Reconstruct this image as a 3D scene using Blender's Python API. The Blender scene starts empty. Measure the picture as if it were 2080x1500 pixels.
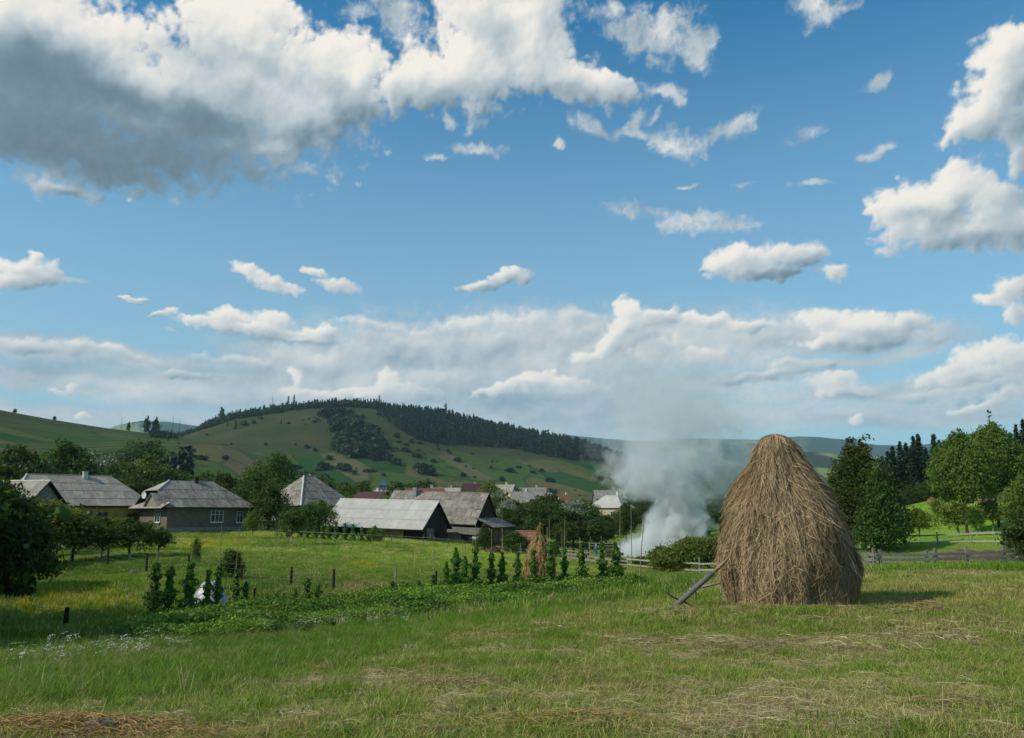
import bpy, bmesh, math, random
import numpy as np
from mathutils import Vector, Matrix

R = math.radians
PITCH = R(10.08)
FPX = 1632.0
CP, SP = math.cos(PITCH), math.sin(PITCH)
S = bpy.context.scene
COL = S.collection

# ------------------------------------------------------------------ camera
cam_data = bpy.data.cameras.new('camera')
cam_data.sensor_width = 36.0
cam_data.lens = 36.0 * FPX / 2080.0
cam_data.clip_start = 0.1
cam_data.clip_end = 60000
cam = bpy.data.objects.new('camera', cam_data)
COL.objects.link(cam)
cam.location = (0, 0, 0)
cam.rotation_euler = (math.pi / 2 + PITCH, 0, 0)
S.camera = cam

# ------------------------------------------------------------------ render settings
S.view_settings.view_transform = 'Standard'
S.view_settings.look = 'None'
S.view_settings.exposure = 0.0
S.view_settings.gamma = 1.0
S.view_settings.use_curve_mapping = False
S.render.engine = 'CYCLES'
S.cycles.max_bounces = 6
S.cycles.diffuse_bounces = 2
S.cycles.glossy_bounces = 2
S.cycles.transmission_bounces = 3
S.cycles.transparent_max_bounces = 12
S.cycles.volume_bounces = 3
S.cycles.volume_step_rate = 1.0
S.cycles.volume_max_steps = 256
S.cycles.use_denoising = True
S.cycles.caustics_reflective = False
S.cycles.caustics_refractive = False
S.cycles.sample_clamp_indirect = 4.0

# ------------------------------------------------------------------ sun
SUN_EL = R(37)
SUN_AZ = R(-113)                     # clockwise from +Y: from the left, a little behind the camera
sun_dir = Vector((math.sin(SUN_AZ) * math.cos(SUN_EL), math.cos(SUN_AZ) * math.cos(SUN_EL), math.sin(SUN_EL)))
sd = bpy.data.lights.new('sun', 'SUN')
sd.energy = 4.1
sd.angle = R(0.6)
sd.color = (1.0, 0.885, 0.70)
so = bpy.data.objects.new('sun', sd)
COL.objects.link(so)
so.rotation_euler = sun_dir.to_track_quat('Z', 'Y').to_euler()
so.location = sun_dir * 300

def ray(px, py):
    """world direction through a photograph pixel, scaled to y = 1"""
    a = (px - 1040.0) / FPX
    b = (750.0 - py) / FPX
    y = CP - b * SP
    z = SP + b * CP
    return a / y, z / y

def azel(px, py):
    dx, dz = ray(px, py)
    return math.atan(dx), math.atan(dz / math.hypot(dx, 1.0))

class NB:
    """small helper to write node trees"""
    def __init__(s, nt): s.nt = nt
    def n(s, t, **kw):
        nd = s.nt.nodes.new(t)
        for k, v in kw.items():
            setattr(nd, k, v)
        return nd
    def put(s, sock, v):
        if isinstance(v, bpy.types.NodeSocket): s.nt.links.new(v, sock)
        else: sock.default_value = v
    def m(s, op, a, b=None, c=None, clamp=False):
        nd = s.n('ShaderNodeMath', operation=op); nd.use_clamp = clamp
        for i, v in enumerate((a, b, c)):
            if v is not None: s.put(nd.inputs[i], v)
        return nd.outputs[0]
    def v(s, op, a, b=None, c=None):
        nd = s.n('ShaderNodeVectorMath', operation=op)
        for i, v in enumerate((a, b, c)):
            if v is not None: s.put(nd.inputs[i], v)
        return nd.outputs['Value'] if op in ('LENGTH', 'DOT_PRODUCT', 'DISTANCE') else nd.outputs[0]
    def noise(s, vec, scale, detail=4, rough=0.5, dist=0.0, out='Fac'):
        nd = s.n('ShaderNodeTexNoise')
        s.put(nd.inputs['Vector'], vec) if vec is not None else None
        nd.inputs['Scale'].default_value = scale; nd.inputs['Detail'].default_value = detail
        nd.inputs['Roughness'].default_value = rough; nd.inputs['Distortion'].default_value = dist
        return nd.outputs[out]
    def ramp(s, fac, lo, hi, a=0.0, b=1.0, smooth=True):
        nd = s.n('ShaderNodeMapRange', interpolation_type='SMOOTHSTEP' if smooth else 'LINEAR')
        s.put(nd.inputs[0], fac)
        for i, v in enumerate((lo, hi, a, b)): s.put(nd.inputs[i + 1], v)
        return nd.outputs[0]
    def mix(s, fac, a, b, blend='MIX'):
        nd = s.n('ShaderNodeMix', data_type='RGBA', blend_type=blend)
        s.put(nd.inputs[0], fac); s.put(nd.inputs[6], a if isinstance(a, bpy.types.NodeSocket) else (*a, 1)); s.put(nd.inputs[7], b if isinstance(b, bpy.types.NodeSocket) else (*b, 1))
        return nd.outputs[2]

CUMULUS = [  # px, py, rx, ry, turn
    (60, 120, 420, 170, 0), (330, 210, 320, 130, 8), (80, 250, 330, 110, 5), (470, 60, 130, 110, 0), (560, 20, 40, 30, 0), (640, 130, 100, 60, 20),
    (560, 190, 200, 110, 10), (600, 250, 130, 62, -25), (510, 300, 110, 35, -18), (730, 150, 44, 78, 0), (715, 215, 66, 42, -10),
    (330, 325, 120, 45, 0), (170, 320, 260, 50, 5), (700, 105, 46, 30, 20),
    (800, 175, 40, 40, 0), (848, 152, 56, 60, 0), (905, 170, 40, 40, 0), (960, 140, 82, 88, 0), (1000, 60, 110, 80, 0), (1085, 105, 95, 90, 20), (1150, 165, 95, 48, 15),
    (1235, 180, 55, 34, 5), (990, 10, 100, 50, 0), (1080, 30, 70, 45, 0),
    (135, 386, 72, 11, 4), (105, 380, 40, 12, 0),
    (2055, 125, 85, 62, 0), (2030, 190, 90, 65, 0), (2000, 240, 75, 50, 0), (1950, 268, 42, 26, 0), (2060, 250, 60, 60, 0), (2070, 320, 32, 40, 0),
    (1920, 392, 95, 55, -5), (1840, 430, 75, 50, 0), (1880, 460, 100, 48, 0), (2020, 420, 80, 50, 0), (2060, 460, 90, 45, 0), (1960, 485, 130, 28, 0), (1775, 430, 28, 13, -30),
    (1495, 535, 56, 28, -15), (1590, 518, 62, 24, -5), (1560, 556, 100, 14, 0), (1650, 510, 34, 22, 0), (1695, 552, 26, 24, 0),
    (2050, 590, 52, 28, -10), (2005, 608, 28, 13, 0), (2072, 640, 22, 28, 0),
    (1287, 632, 24, 30, 0), (1282, 672, 40, 26, 0), (1235, 705, 46, 18, -25), (1180, 728, 36, 13, -15), (1345, 648, 26, 16, 0), (1370, 705, 18, 18, 0), (1430, 720, 48, 16, 0),
    (1078, 775, 44, 17, -10), (1135, 778, 36, 17, 0), (1195, 790, 52, 14, 5), (1010, 795, 45, 12, -10), (1320, 720, 40, 26, 0),
    (1690, 652, 58, 24, 0), (1755, 662, 72, 26, 0), (1850, 655, 40, 20, 0), (1740, 690, 120, 14, 0),
    (1440, 655, 60, 14, 10), (1530, 662, 65, 12, 0),
    (2000, 722, 72, 30, -8), (1930, 755, 62, 22, -12), (2060, 730, 50, 30, 0), (1990, 765, 130, 18, 0),
    (1708, 775, 50, 17, -5), (1720, 795, 66, 11, 0), (2045, 815, 42, 13, -10), (1990, 828, 62, 8, 0), (1748, 857, 17, 12, 0),
    (55, 540, 62, 24, 5), (95, 560, 52, 17, 15), (30, 565, 60, 20, 0), (10, 530, 24, 20, 0), (72, 515, 14, 12, 0),
    (505, 550, 36, 17, 20), (550, 577, 52, 14, 12), (680, 588, 44, 12, 6), (628, 556, 26, 9, 10),
    (975, 583, 32, 13, 0), (1030, 565, 34, 16, -5),
    (400, 655, 45, 13, 0), (480, 645, 42, 18, 0), (560, 652, 48, 19, 0), (530, 670, 130, 15, 2), (655, 682, 34, 13, 0), (640, 694, 60, 9, 5),
    (596, 765, 15, 26, 0), (610, 800, 50, 14, 0), (690, 798, 44, 12, 0), (745, 802, 40, 14, 0), (785, 775, 24, 20, -20), (850, 800, 50, 16, 0), (770, 800, 60, 20, 0), (660, 805, 50, 10, 0),
    (150, 796, 18, 10, -20), (105, 800, 22, 5, 0), (265, 609, 30, 4, -15), (310, 635, 22, 7, 0), (345, 634, 18, 9, 0), (170, 855, 22, 7, 0),
]
WISP = [
    (1330, 433, 70, 16, 10), (1400, 445, 105, 16, 6), (1490, 460, 55, 12, 2),
    (1345, 188, 46, 16, 20), (1385, 205, 20, 14, 40), (1205, 262, 38, 15, 20), (1290, 245, 34, 12, -40), (1300, 275, 60, 14, 10), (1375, 290, 68, 24, 10), (1450, 275, 60, 17, -12), (1500, 250, 46, 22, -10),
    (1645, 268, 36, 14, -12), (1785, 166, 24, 14, -20), (1690, 20, 50, 26, 0), (1640, 10, 36, 20, 0),
    (800, 30, 50, 40, 30), (730, 20, 40, 20, 0), (1290, 60, 70, 40, 20), (1330, 90, 50, 24, 30), (1420, 110, 30, 30, 0), (1350, 50, 60, 34, 0), (1400, 80, 36, 30, 20), (1440, 80, 20, 30, 0), (1240, 20, 50, 24, 0), (1340, 130, 40, 14, 20),
    (960, 308, 50, 12, 0), (883, 320, 26, 8, 0), (1655, 375, 36, 6, 4), (1400, 377, 20, 5, 0), (1515, 375, 20, 4, 0), (1132, 293, 12, 9, 0), (912, 245, 12, 16, 30), (950, 258, 10, 18, 0), (1775, 312, 40, 10, -10),
    (1330, 235, 18, 8, -30), (268, 410, 6, 6, 0), (130, 575, 50, 8, 0), (350, 672, 20, 4, 0),
]
VEIL = [
    (960, 720, 420, 75, -3), (700, 740, 260, 60, -8), (1250, 700, 330, 70, 0), (1500, 690, 260, 42, 4), (1740, 690, 200, 32, 0),
    (120, 715, 260, 28, 3), (330, 735, 220, 18, 5), (60, 770, 180, 24, 0), (450, 790, 420, 40, 0), (800, 800, 300, 30, 0), (560, 755, 120, 30, 0),
    (1100, 800, 400, 50, 0), (1750, 800, 420, 26, 0), (2000, 775, 220, 26, 0), (1500, 780, 260, 26, -3), (1450, 850, 700, 36, 0), (150, 850, 500, 26, 0), (1200, 850, 400, 40, 0),
    (1900, 850, 300, 22, 0), (1850, 715, 120, 14, -10), (1680, 735, 130, 9, 2),
]
DARK = [
    (110, 270, 480, 115, 4), (320, 300, 240, 66, 5), (200, 335, 280, 44, 0), (40, 150, 210, 110, 0), (230, 190, 180, 50, 10), (420, 255, 150, 50, 4),
]
SHADE = [
    (1010, 70, 60, 50, 20), (900, 200, 50, 20, 0), (1130, 190, 90, 16, 5), (560, 150, 140, 26, 12), (700, 215, 60, 22, 0), (400, 120, 120, 30, 10), (2010, 280, 70, 30, 0), (1900, 440, 60, 16, 10),
    (1950, 500, 140, 20, 0), (1560, 560, 100, 12, 0), (1740, 705, 100, 11, 0), (1990, 790, 150, 10, 0), (1020, 820, 220, 16, 0), (1290, 770, 110, 22, 0),
    (1740, 808, 60, 6, 0), (90, 748, 150, 14, 4), (560, 690, 140, 7, 3), (1400, 760, 90, 18, 0), (1060, 592, 50, 4, 0), (2040, 290, 30, 60, 20), (200, 795, 40, 14, 0), (1310, 700, 22, 20, 0), (880, 740, 120, 16, 0),
    (450, 230, 260, 110, 8), (690, 190, 60, 30, 10), (250, 340, 240, 34, 0),
]
LIGHT = [
    (270, 55, 85, 34, -8), (500, 62, 60, 34, 5), (625, 215, 50, 38, -30), (560, 295, 50, 14, -25), (740, 120, 50, 50, 0), (590, 30, 60, 30, 0), (850, 150, 40, 40, 0), (960, 130, 50, 70, 0), (1100, 110, 60, 50, 0),
    (1290, 630, 26, 30, 0), (1210, 710, 50, 16, -20), (1080, 770, 40, 10, 0), (1870, 385, 80, 40, 0), (590, 765, 10, 16, 0), (700, 798, 80, 8, 0),
    (1000, 650, 300, 14, -4), (1750, 650, 120, 14, 0), (1990, 720, 90, 16, -6), (100, 690, 200, 8, 3),
]
BANK = [
    (760, 665, 90, 14, 0), (1180, 645, 90, 14, 0), (860, 668, 80, 12, -6), (1440, 660, 80, 14, 5), (1560, 668, 90, 14, 3), (500, 735, 140, 12, 0), (380, 760, 120, 10, 0), (1920, 800, 160, 14, 0), (1560, 760, 140, 12, 0),
    (820, 700, 190, 42, -6), (640, 745, 110, 40, 0), (1010, 690, 190, 50, -3), (1180, 680, 150, 45, 0), (900, 765, 240, 44, 0), (1120, 745, 170, 50, 0), (1290, 700, 110, 60, 0), (1400, 700, 130, 44, 6),
    (1540, 690, 120, 30, 3), (740, 790, 170, 22, 0), (960, 655, 160, 16, -3), (1680, 685, 150, 22, 0), (1800, 690, 110, 18, 0), (1620, 740, 70, 10, 0), (1700, 742, 60, 8, 0),
    (90, 705, 120, 16, 0), (230, 718, 120, 12, 5), (540, 745, 60, 10, 0),
]
# ------------------------------------------------------------------ noise in numpy
def _hash(ix, iy, seed):
    n = (ix.astype(np.int64) * 374761393 + iy.astype(np.int64) * 668265263 + seed * 2147483647) & 0xffffffff
    n = ((n ^ (n >> 13)) * 1274126177) & 0xffffffff
    n = (n ^ (n >> 16)) & 0xffffffff
    n = (n * 2246822519) & 0xffffffff
    return ((n ^ (n >> 15)) & 0xffffff) / float(0xffffff)
def vnoise(x, y, seed=0):
    ix = np.floor(x); iy = np.floor(y); fx = x - ix; fy = y - iy
    fx = fx * fx * fx * (fx * (fx * 6 - 15) + 10); fy = fy * fy * fy * (fy * (fy * 6 - 15) + 10)
    a = _hash(ix, iy, seed); b = _hash(ix + 1, iy, seed); c = _hash(ix, iy + 1, seed); d = _hash(ix + 1, iy + 1, seed)
    return a + (b - a) * fx + (c - a) * fy + (a - b - c + d) * fx * fy
def fbm(x, y, octaves=5, rough=0.5, seed=0):
    s = np.zeros_like(np.asarray(x, float)); a = 1.0; t = 0.0
    cs, sn = math.cos(0.6), math.sin(0.6)
    for i in range(octaves):
        s += a * vnoise(x, y, seed + i * 17); t += a; a *= rough
        x, y = (x * cs - y * sn) * 2.03 + 11.3, (x * sn + y * cs) * 2.03 - 7.1
    return s / t - 0.5
def cells(x, y, seed=0):
    ix = np.floor(x); iy = np.floor(y); best = np.full(np.shape(x), 9.0)
    for i in (-1, 0, 1):
        for j in (-1, 0, 1):
            cx = ix + i; cy = iy + j
            px_ = cx + _hash(cx, cy, seed); py_ = cy + _hash(cx, cy, seed + 7)
            best = np.minimum(best, (x - px_) ** 2 + (y - py_) ** 2)
    return np.sqrt(best)
def sstep(a, b, x):
    t = np.clip((x - a) / (b - a), 0, 1); return t * t * (3 - 2 * t)
def blur(a, s):
    k = int(max(1, round(s * 2.5))); w = np.exp(-0.5 * (np.arange(-k, k + 1) / s) ** 2); w /= w.sum()
    p = np.pad(a, ((k, k), (0, 0)), 'edge'); a = sum(w[i] * p[i:i + a.shape[0]] for i in range(2 * k + 1))
    p = np.pad(a, ((0, 0), (k, k)), 'edge'); return sum(w[i] * p[:, i:i + a.shape[1]] for i in range(2 * k + 1))

def field(lst, A, E, k):
    acc = np.zeros_like(A)
    for (px, py, rx, ry, rot) in lst:
        az, el = azel(px, py)
        a2 = (azel(px + rx, py)[0] - azel(px - rx, py)[0]) / 2
        e2 = (azel(px, py - ry)[1] - azel(px, py + ry)[1]) / 2
        c, s_ = math.cos(R(rot)), math.sin(R(rot))
        u = (A - az); v = -(E - el)
        u, v = (u * c + v * s_) / a2, (-u * s_ + v * c) / e2
        d = np.sqrt(u * u + v * v)
        acc += np.exp(np.clip((1 - d) * k, -50, 50))
    return np.log(acc + 1e-9) / k

SKY_STEP = 0.11
def sky_fields():
    az = np.radians(np.arange(-41, 41.01, SKY_STEP)); el = np.radians(np.arange(-2.5, 37.5, SKY_STEP))
    A, E = np.meshgrid(az, el)
    wx = fbm(A * 14, E * 14, 2, .5, 3) * .016 + fbm(A * 45, E * 45, 4, .55, 5) * .020
    wy = fbm(A * 14, E * 14, 2, .5, 13) * .012 + fbm(A * 45, E * 45, 4, .55, 15) * .016
    Aw, Ew = A + wx, E + wy
    Fc = field(CUMULUS, Aw, Ew, 9) + 0.22
    low = sstep(R(18), R(6), E)
    b1 = 0.5 - cells(Aw * 42, Ew * 50, 1); b2 = 0.5 - cells(Aw * 95, Ew * 105, 2); b3 = 0.5 - cells(Aw * 190, Ew * 200, 4)
    fb = fbm(A * 40, E * 46, 6, .6, 21)
    T = Fc - .03 + 0.42 * b1 * (1 - .3 * low) + .26 * b2 + .12 * b3 + 0.85 * fb
    Hh = np.sqrt(np.clip(T, 0, 1.6) + .02)
    st = SKY_STEP
    def slope(f, ux, uy):
        gy, gx = np.gradient(f)
        return -(gx * ux + gy * uy)
    r1 = slope(blur(Hh, .10 / st), -.75, .66); r2 = slope(blur(Hh, .5 / st), -.65, .76) ; r3 = slope(blur(np.clip(T, -.2, 1.3), 1.3 / st), -.6, .8)
    relief = 1.5 * r1 / st * .11 + 4.0 * r2 / st * .11 + 12.0 * r3 / st * .11
    Fd = field(DARK, Aw, Ew, 6) + .75 * fbm(A * 11, E * 15, 5, .5, 31)
    dark = sstep(-.35, .85, Fd)
    shade = sstep(-.5, .8, field(SHADE, Aw, Ew, 6) + .6 * fbm(A * 25, E * 35, 4, .5, 33))
    light = sstep(-.6, .8, field(LIGHT, Aw, Ew, 6) + .8 * fbm(A * 30, E * 35, 4, .5, 35))
    lit = .67 + relief * (.86 - .46 * low) + .12 * low + .55 * fbm(A * 17, E * 21, 6, .62, 41) - .06 * sstep(.4, 1.5, T)
    dark = dark * (1 - .6 * light)
    fine = (.18 + .24 * low) * fbm(A * 150, E * 160, 4, .6, 95)
    cover = sstep(-.02, .50, T + fine); cover = cover * (1 - dark) + sstep(-.15, .85, T + fine) * dark
    lit = np.clip(lit + .15 * light, 0, 1.0) * (1 - .86 * dark) * (1 - .30 * shade)
    # thin wisps
    s1 = fbm(Aw * 52, Ew * 56, 7, .66, 51)
    Fw = field(WISP, A + wx * .8, E + wy * .8, 7) + .34 + 2.4 * s1
    wisp = sstep(-.1, 1.25, Fw + fine) * .9
    wl = np.clip(.62 + .9 * fbm(A * 30, E * 30, 4, .6, 61), 0, 1)
    # layered veil near the horizon
    Fv = field(VEIL, A + wx * .6, E + wy * .4, 5)
    nv = fbm(A * 10 + wx * 60, E * 40 + wy * 60, 6, .58, 71)
    veil = sstep(-.35, .75, Fv + 1.1 * nv + .12) * .92
    rv = slope(blur(nv, .35 / st), -.4, .9) / st * .11
    vl = np.clip(.58 + 3.0 * rv + .8 * fbm(A * 9, E * 30, 5, .6, 81) - .2 * shade, 0, 1)
    # the towering bank over the horizon: cumulus seen far off, with little contrast
    Fb = field(BANK, Aw, Ew, 6) + .5 * b1 + .3 * b2 + .9 * fb
    bank = sstep(-.2, .7, Fb + fine) * (.84 + .3 * fbm(A * 14, E * 30, 4, .5, 97))
    Tb = blur(Fb, .12 / st)
    bl_ = np.clip(.56 + .16 * slope(Tb, -.7, .7) / st * .5 + .45 * slope(blur(Fb, .5 / st), -.7, .7) / st * .5 + .36 * fbm(A * 18, E * 30, 5, .55, 91) + .12 * light - .16 * shade, 0, .95)
    edge = sstep(R(41), R(37), np.abs(A)) * sstep(R(37.4), R(34), E)
    # blend: wisps over veil, cumulus over both
    al = veil; li = .10 + vl * .72
    li = (li * al * (1 - bank) + bl_ * bank) / np.maximum(al * (1 - bank) + bank, 1e-4); al = al * (1 - bank) + bank
    a2 = wisp; li = np.where(al + a2 > 0, (li * al * (1 - a2) + wl * .9 * a2) / np.maximum(al * (1 - a2) + a2, 1e-4), li); al = al * (1 - a2) + a2
    li = (li * al * (1 - cover) + lit * cover) / np.maximum(al * (1 - cover) + cover, 1e-4); al = al * (1 - cover) + cover
    return A, E, al * edge, li
# ------------------------------------------------------------------ world: clear sky, and broken cloud outside the part in view
world = bpy.data.worlds.new('World')
S.world = world
world.use_nodes = True
world.cycles.sampling_method = 'MANUAL'
world.cycles.sample_map_resolution = 512
CLOUD_RAMP = ((0.0, (0.125, 0.185, 0.225)), (0.16, (0.19, 0.27, 0.325)), (0.36, (0.37, 0.455, 0.51)), (0.62, (0.62, 0.66, 0.67)), (0.82, (0.84, 0.82, 0.765)), (1.0, (0.96, 0.91, 0.82)))
def cloud_ramp(b, fac):
    rc = b.n('ShaderNodeValToRGB'); cr = rc.color_ramp
    cr.elements[0].position = 0.0; cr.elements[0].color = (*CLOUD_RAMP[0][1], 1)
    cr.elements[1].position = 1.0; cr.elements[1].color = (*CLOUD_RAMP[-1][1], 1)
    for p_, c_ in CLOUD_RAMP[1:-1]:
        cr.elements.new(p_).color = (*c_, 1)
    b.put(rc.inputs[0], fac)
    return rc.outputs[0]

def build_world():
    nt = world.node_tree; nt.nodes.clear(); b = NB(nt)
    tc = b.n('ShaderNodeTexCoord'); D = tc.outputs['Generated']
    sx = b.n('ShaderNodeSeparateXYZ'); b.put(sx.inputs[0], D)
    X, Y, Z = sx.outputs
    az = b.m('ARCTAN2', X, Y); el = b.m('ARCSINE', Z)
    sky = b.n('ShaderNodeTexSky', sky_type='NISHITA')
    sky.sun_disc = False; sky.sun_elevation = SUN_EL; sky.sun_rotation = SUN_AZ % (2 * math.pi)
    sky.altitude = 400; sky.air_density = 1.0; sky.dust_density = 0.8; sky.ozone_density = 2.0
    base = b.mix(1.0, sky.outputs[0], (0.26, 1.18, 1.46), 'MULTIPLY')
    hz = b.ramp(el, 0.58, 0.0, smooth=False)
    base = b.mix(b.m('MULTIPLY', b.m('POWER', hz, 1.15), 0.92), base, (4.35, 6.1, 6.85))
    out = b.m('MAXIMUM', b.ramp(b.m('ABSOLUTE', az), 0.64, 0.74), b.ramp(el, 0.60, 0.68))
    v = b.v('MULTIPLY', D, (1, 1, 1.9))
    ao = b.m('MULTIPLY', b.m('MULTIPLY', b.ramp(b.noise(v, 3.2, 7, 0.58), 0.50, 0.60), out), 0.95)
    lo = b.ramp(b.noise(v, 6.0, 4, 0.6), 0.35, 0.65)
    col = b.mix(ao, base, b.mix(lo, (3.6, 4.3, 4.9), (8.0, 7.9, 7.5)))
    bg = b.n('ShaderNodeBackground'); b.put(bg.inputs[0], col); bg.inputs[1].default_value = 0.1
    wo = b.n('ShaderNodeOutputWorld'); b.put(wo.inputs[0], bg.outputs[0])
build_world()

def mesh_from(name, verts, faces_flat, nper):
    """mesh from numpy arrays; every face has nper corners"""
    me = bpy.data.meshes.new(name)
    verts = np.ascontiguousarray(verts, dtype=np.float32); faces_flat = np.ascontiguousarray(faces_flat, dtype=np.int32).ravel()
    nf = len(faces_flat) // nper
    me.vertices.add(len(verts)); me.vertices.foreach_set('co', verts.ravel())
    me.loops.add(len(faces_flat)); me.loops.foreach_set('vertex_index', faces_flat)
    me.polygons.add(nf)
    me.polygons.foreach_set('loop_start', np.arange(0, nf * nper, nper, dtype=np.int32))
    me.update(calc_edges=True)
    return me
def add_attr(me, name, vals, domain='POINT', typ='FLOAT'):
    at = me.attributes.new(name, typ, domain)
    at.data.foreach_set('value' if typ == 'FLOAT' else ('vector' if typ == 'FLOAT_VECTOR' else 'color'), np.ascontiguousarray(vals, dtype=np.float32).ravel())
def grid_faces(nr, nc):
    i = np.arange(nr - 1)[:, None] * nc + np.arange(nc - 1)[None, :]
    return np.stack([i, i + 1, i + nc + 1, i + nc], -1).reshape(-1, 4)

def build_clouds():
    A, E, al, li = sky_fields()
    r = 30000.0
    V = np.stack([r * np.sin(A) * np.cos(E), r * np.cos(A) * np.cos(E), r * np.sin(E)], -1).reshape(-1, 3)
    me = mesh_from('sky', V, grid_faces(*A.shape), 4)
    me.polygons.foreach_set('use_smooth', np.ones(len(me.polygons), dtype=bool))
    add_attr(me, 'cover', al.ravel()); add_attr(me, 'lit', li.ravel())
    o = bpy.data.objects.new('sky', me); COL.objects.link(o); o['kind'] = 'structure'
    m = bpy.data.materials.new('cloud_layer'); m.use_nodes = True; m.node_tree.nodes.clear(); b = NB(m.node_tree)
    ac = b.n('ShaderNodeAttribute', attribute_name='cover'); al_ = b.n('ShaderNodeAttribute', attribute_name='lit')
    g = b.n('ShaderNodeNewGeometry')
    n1 = b.m('SUBTRACT', b.noise(g.outputs['Position'], 0.0045, 4, 0.62), 0.5)
    n2 = b.m('SUBTRACT', b.noise(g.outputs['Position'], 0.0030, 5, 0.6), 0.5)
    c = ac.outputs['Fac']
    edge = b.m('MULTIPLY', b.m('MULTIPLY', c, b.m('SUBTRACT', 1.0, c)), 4.0)
    cov = b.m('ADD', c, b.m('MULTIPLY', b.m('MULTIPLY', n1, edge), 1.0), clamp=True)
    lit = b.m('ADD', al_.outputs['Fac'], b.m('MULTIPLY', n2, 0.16), clamp=True)
    em = b.n('ShaderNodeEmission'); b.put(em.inputs[0], cloud_ramp(b, lit))
    tr = b.n('ShaderNodeBsdfTransparent'); mx = b.n('ShaderNodeMixShader')
    b.put(mx.inputs[0], cov); b.put(mx.inputs[1], tr.outputs[0]); b.put(mx.inputs[2], em.outputs[0])
    b.put(b.n('ShaderNodeOutputMaterial').inputs[0], mx.outputs[0])
    m.cycles.emission_sampling = 'NONE'
    me.materials.append(m)
build_clouds()
# ------------------------------------------------------------------ terrain: heights read off as (photo x, photo y, metres away)
CTRL = [
    (0, 1500, 6.4), (1040, 1500, 6.3), (2080, 1500, 6.3), (-900, 1500, 7), (3000, 1500, 7),
    (0, 1400, 10.5), (500, 1400, 9.6), (1040, 1400, 9.0), (1600, 1400, 9.0), (2080, 1400, 9.0),
    (0, 1330, 18), (300, 1330, 16.5), (640, 1310, 18), (1040, 1330, 13.5), (1600, 1320, 13), (2080, 1320, 13),
    (0, 1290, 28), (270, 1290, 25), (640, 1270, 26), (900, 1255, 27), (1040, 1270, 20), (1250, 1260, 19), (1600, 1228, 20.5), (1370, 1237, 20), (1850, 1226, 20), (2080, 1235, 19.5),
    (130, 1285, 33), (380, 1262, 32), (500, 1245, 33), (700, 1235, 34), (880, 1212, 39), (1100, 1203, 40), (1255, 1197, 40), (1380, 1195, 34), (1095, 1190, 44),
    (0, 1240, 38), (0, 1180, 50), (218, 1152, 54), (297, 1165, 50), (380, 1170, 48), (490, 1188, 45), (675, 1203, 44), (803, 1178, 52),
    (1300, 1172, 56), (1600, 1172, 36), (1900, 1158, 40), (2080, 1160, 40), (1750, 1162, 42), (1768, 1160, 60), (2042, 1158, 60), (2300, 1150, 55),
    (1430, 1165, 70), (1250, 1152, 80), (1150, 1135, 92), (1210, 1133, 112), (1060, 1128, 95),
    (0, 1130, 70), (330, 1110, 75), (400, 1079, 98), (0, 1070, 100), (560, 1085, 98), (780, 1094, 100), (950, 1104, 104), (1000, 1126, 88), (700, 1108, 86), (450, 1092, 90),
    (1740, 1118, 74), (1840, 1108, 80), (1870, 1097, 90), (2060, 1104, 70), (1995, 1083, 105), (2080, 1058, 110), (1893, 1023, 142), (1830, 1034, 150), (1960, 1004, 152), (2080, 972, 155), (2400, 900, 150), (2400, 1080, 70),
    (-400, 1250, 35), (-400, 1100, 80), (-300, 1040, 120), (0, 1040, 135), (400, 1052, 150), (800, 1060, 150), (1200, 1085, 150), (1500, 1070, 150), (1600, 1120, 100),
    (0, 1000, 200), (400, 1046, 200), (800, 1060, 200), (1200, 1070, 200), (1500, 1060, 200), (1830, 1026, 200), (2080, 962, 200), (-400, 960, 200), (2400, 880, 200),
]
def _ctrl():
    P = []
    for px, py, Y in CTRL:
        dx, dz = ray(px, py); x, y, z = dx * Y, Y, dz * Y
        P.append((math.atan2(x, y), math.log(math.hypot(x, y) + 3.0), z))
    for a in (-1.2, -.6, 0, .6, 1.2):
        P.append((a, math.log(1.0 + 3.0), -1.62)); P.append((a, math.log(3.5 + 3.0), -1.66))
    return np.array(P)
_P = _ctrl()
def _tpsk(d2): return 0.5 * d2 * np.log(d2 + 1e-12)
_X = _P[:, :2] * np.array([1.3, 1.0])
_K = _tpsk(((_X[:, None] - _X[None]) ** 2).sum(-1)) + np.eye(len(_X)) * 0.0015
_Q = np.hstack([np.ones((len(_X), 1)), _X])
_W = np.linalg.solve(np.block([[_K, _Q], [_Q.T, np.zeros((3, 3))]]), np.concatenate([_P[:, 2], np.zeros(3)]))

def near_z(a, r):
    a = np.clip(a, -0.95, 0.95); lr = np.log(np.clip(r, 0.8, 215) + 3.0)
    q = np.stack([a * 1.3, lr], -1); shp = q.shape[:-1]; q = q.reshape(-1, 2); out = np.empty(len(q))
    for i in range(0, len(q), 40000):
        c = q[i:i + 40000]
        out[i:i + 40000] = _tpsk(((c[:, None] - _X[None]) ** 2).sum(-1)) @ _W[:len(_X)] + _W[-3] + c @ _W[-2:]
    return out.reshape(shp)

def _ridge(lst, Rr):
    P = sorted((azel(px, py)[0], math.tan(azel(px, py)[1]) * Rr) for px, py in lst)
    return np.array(P)
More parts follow.
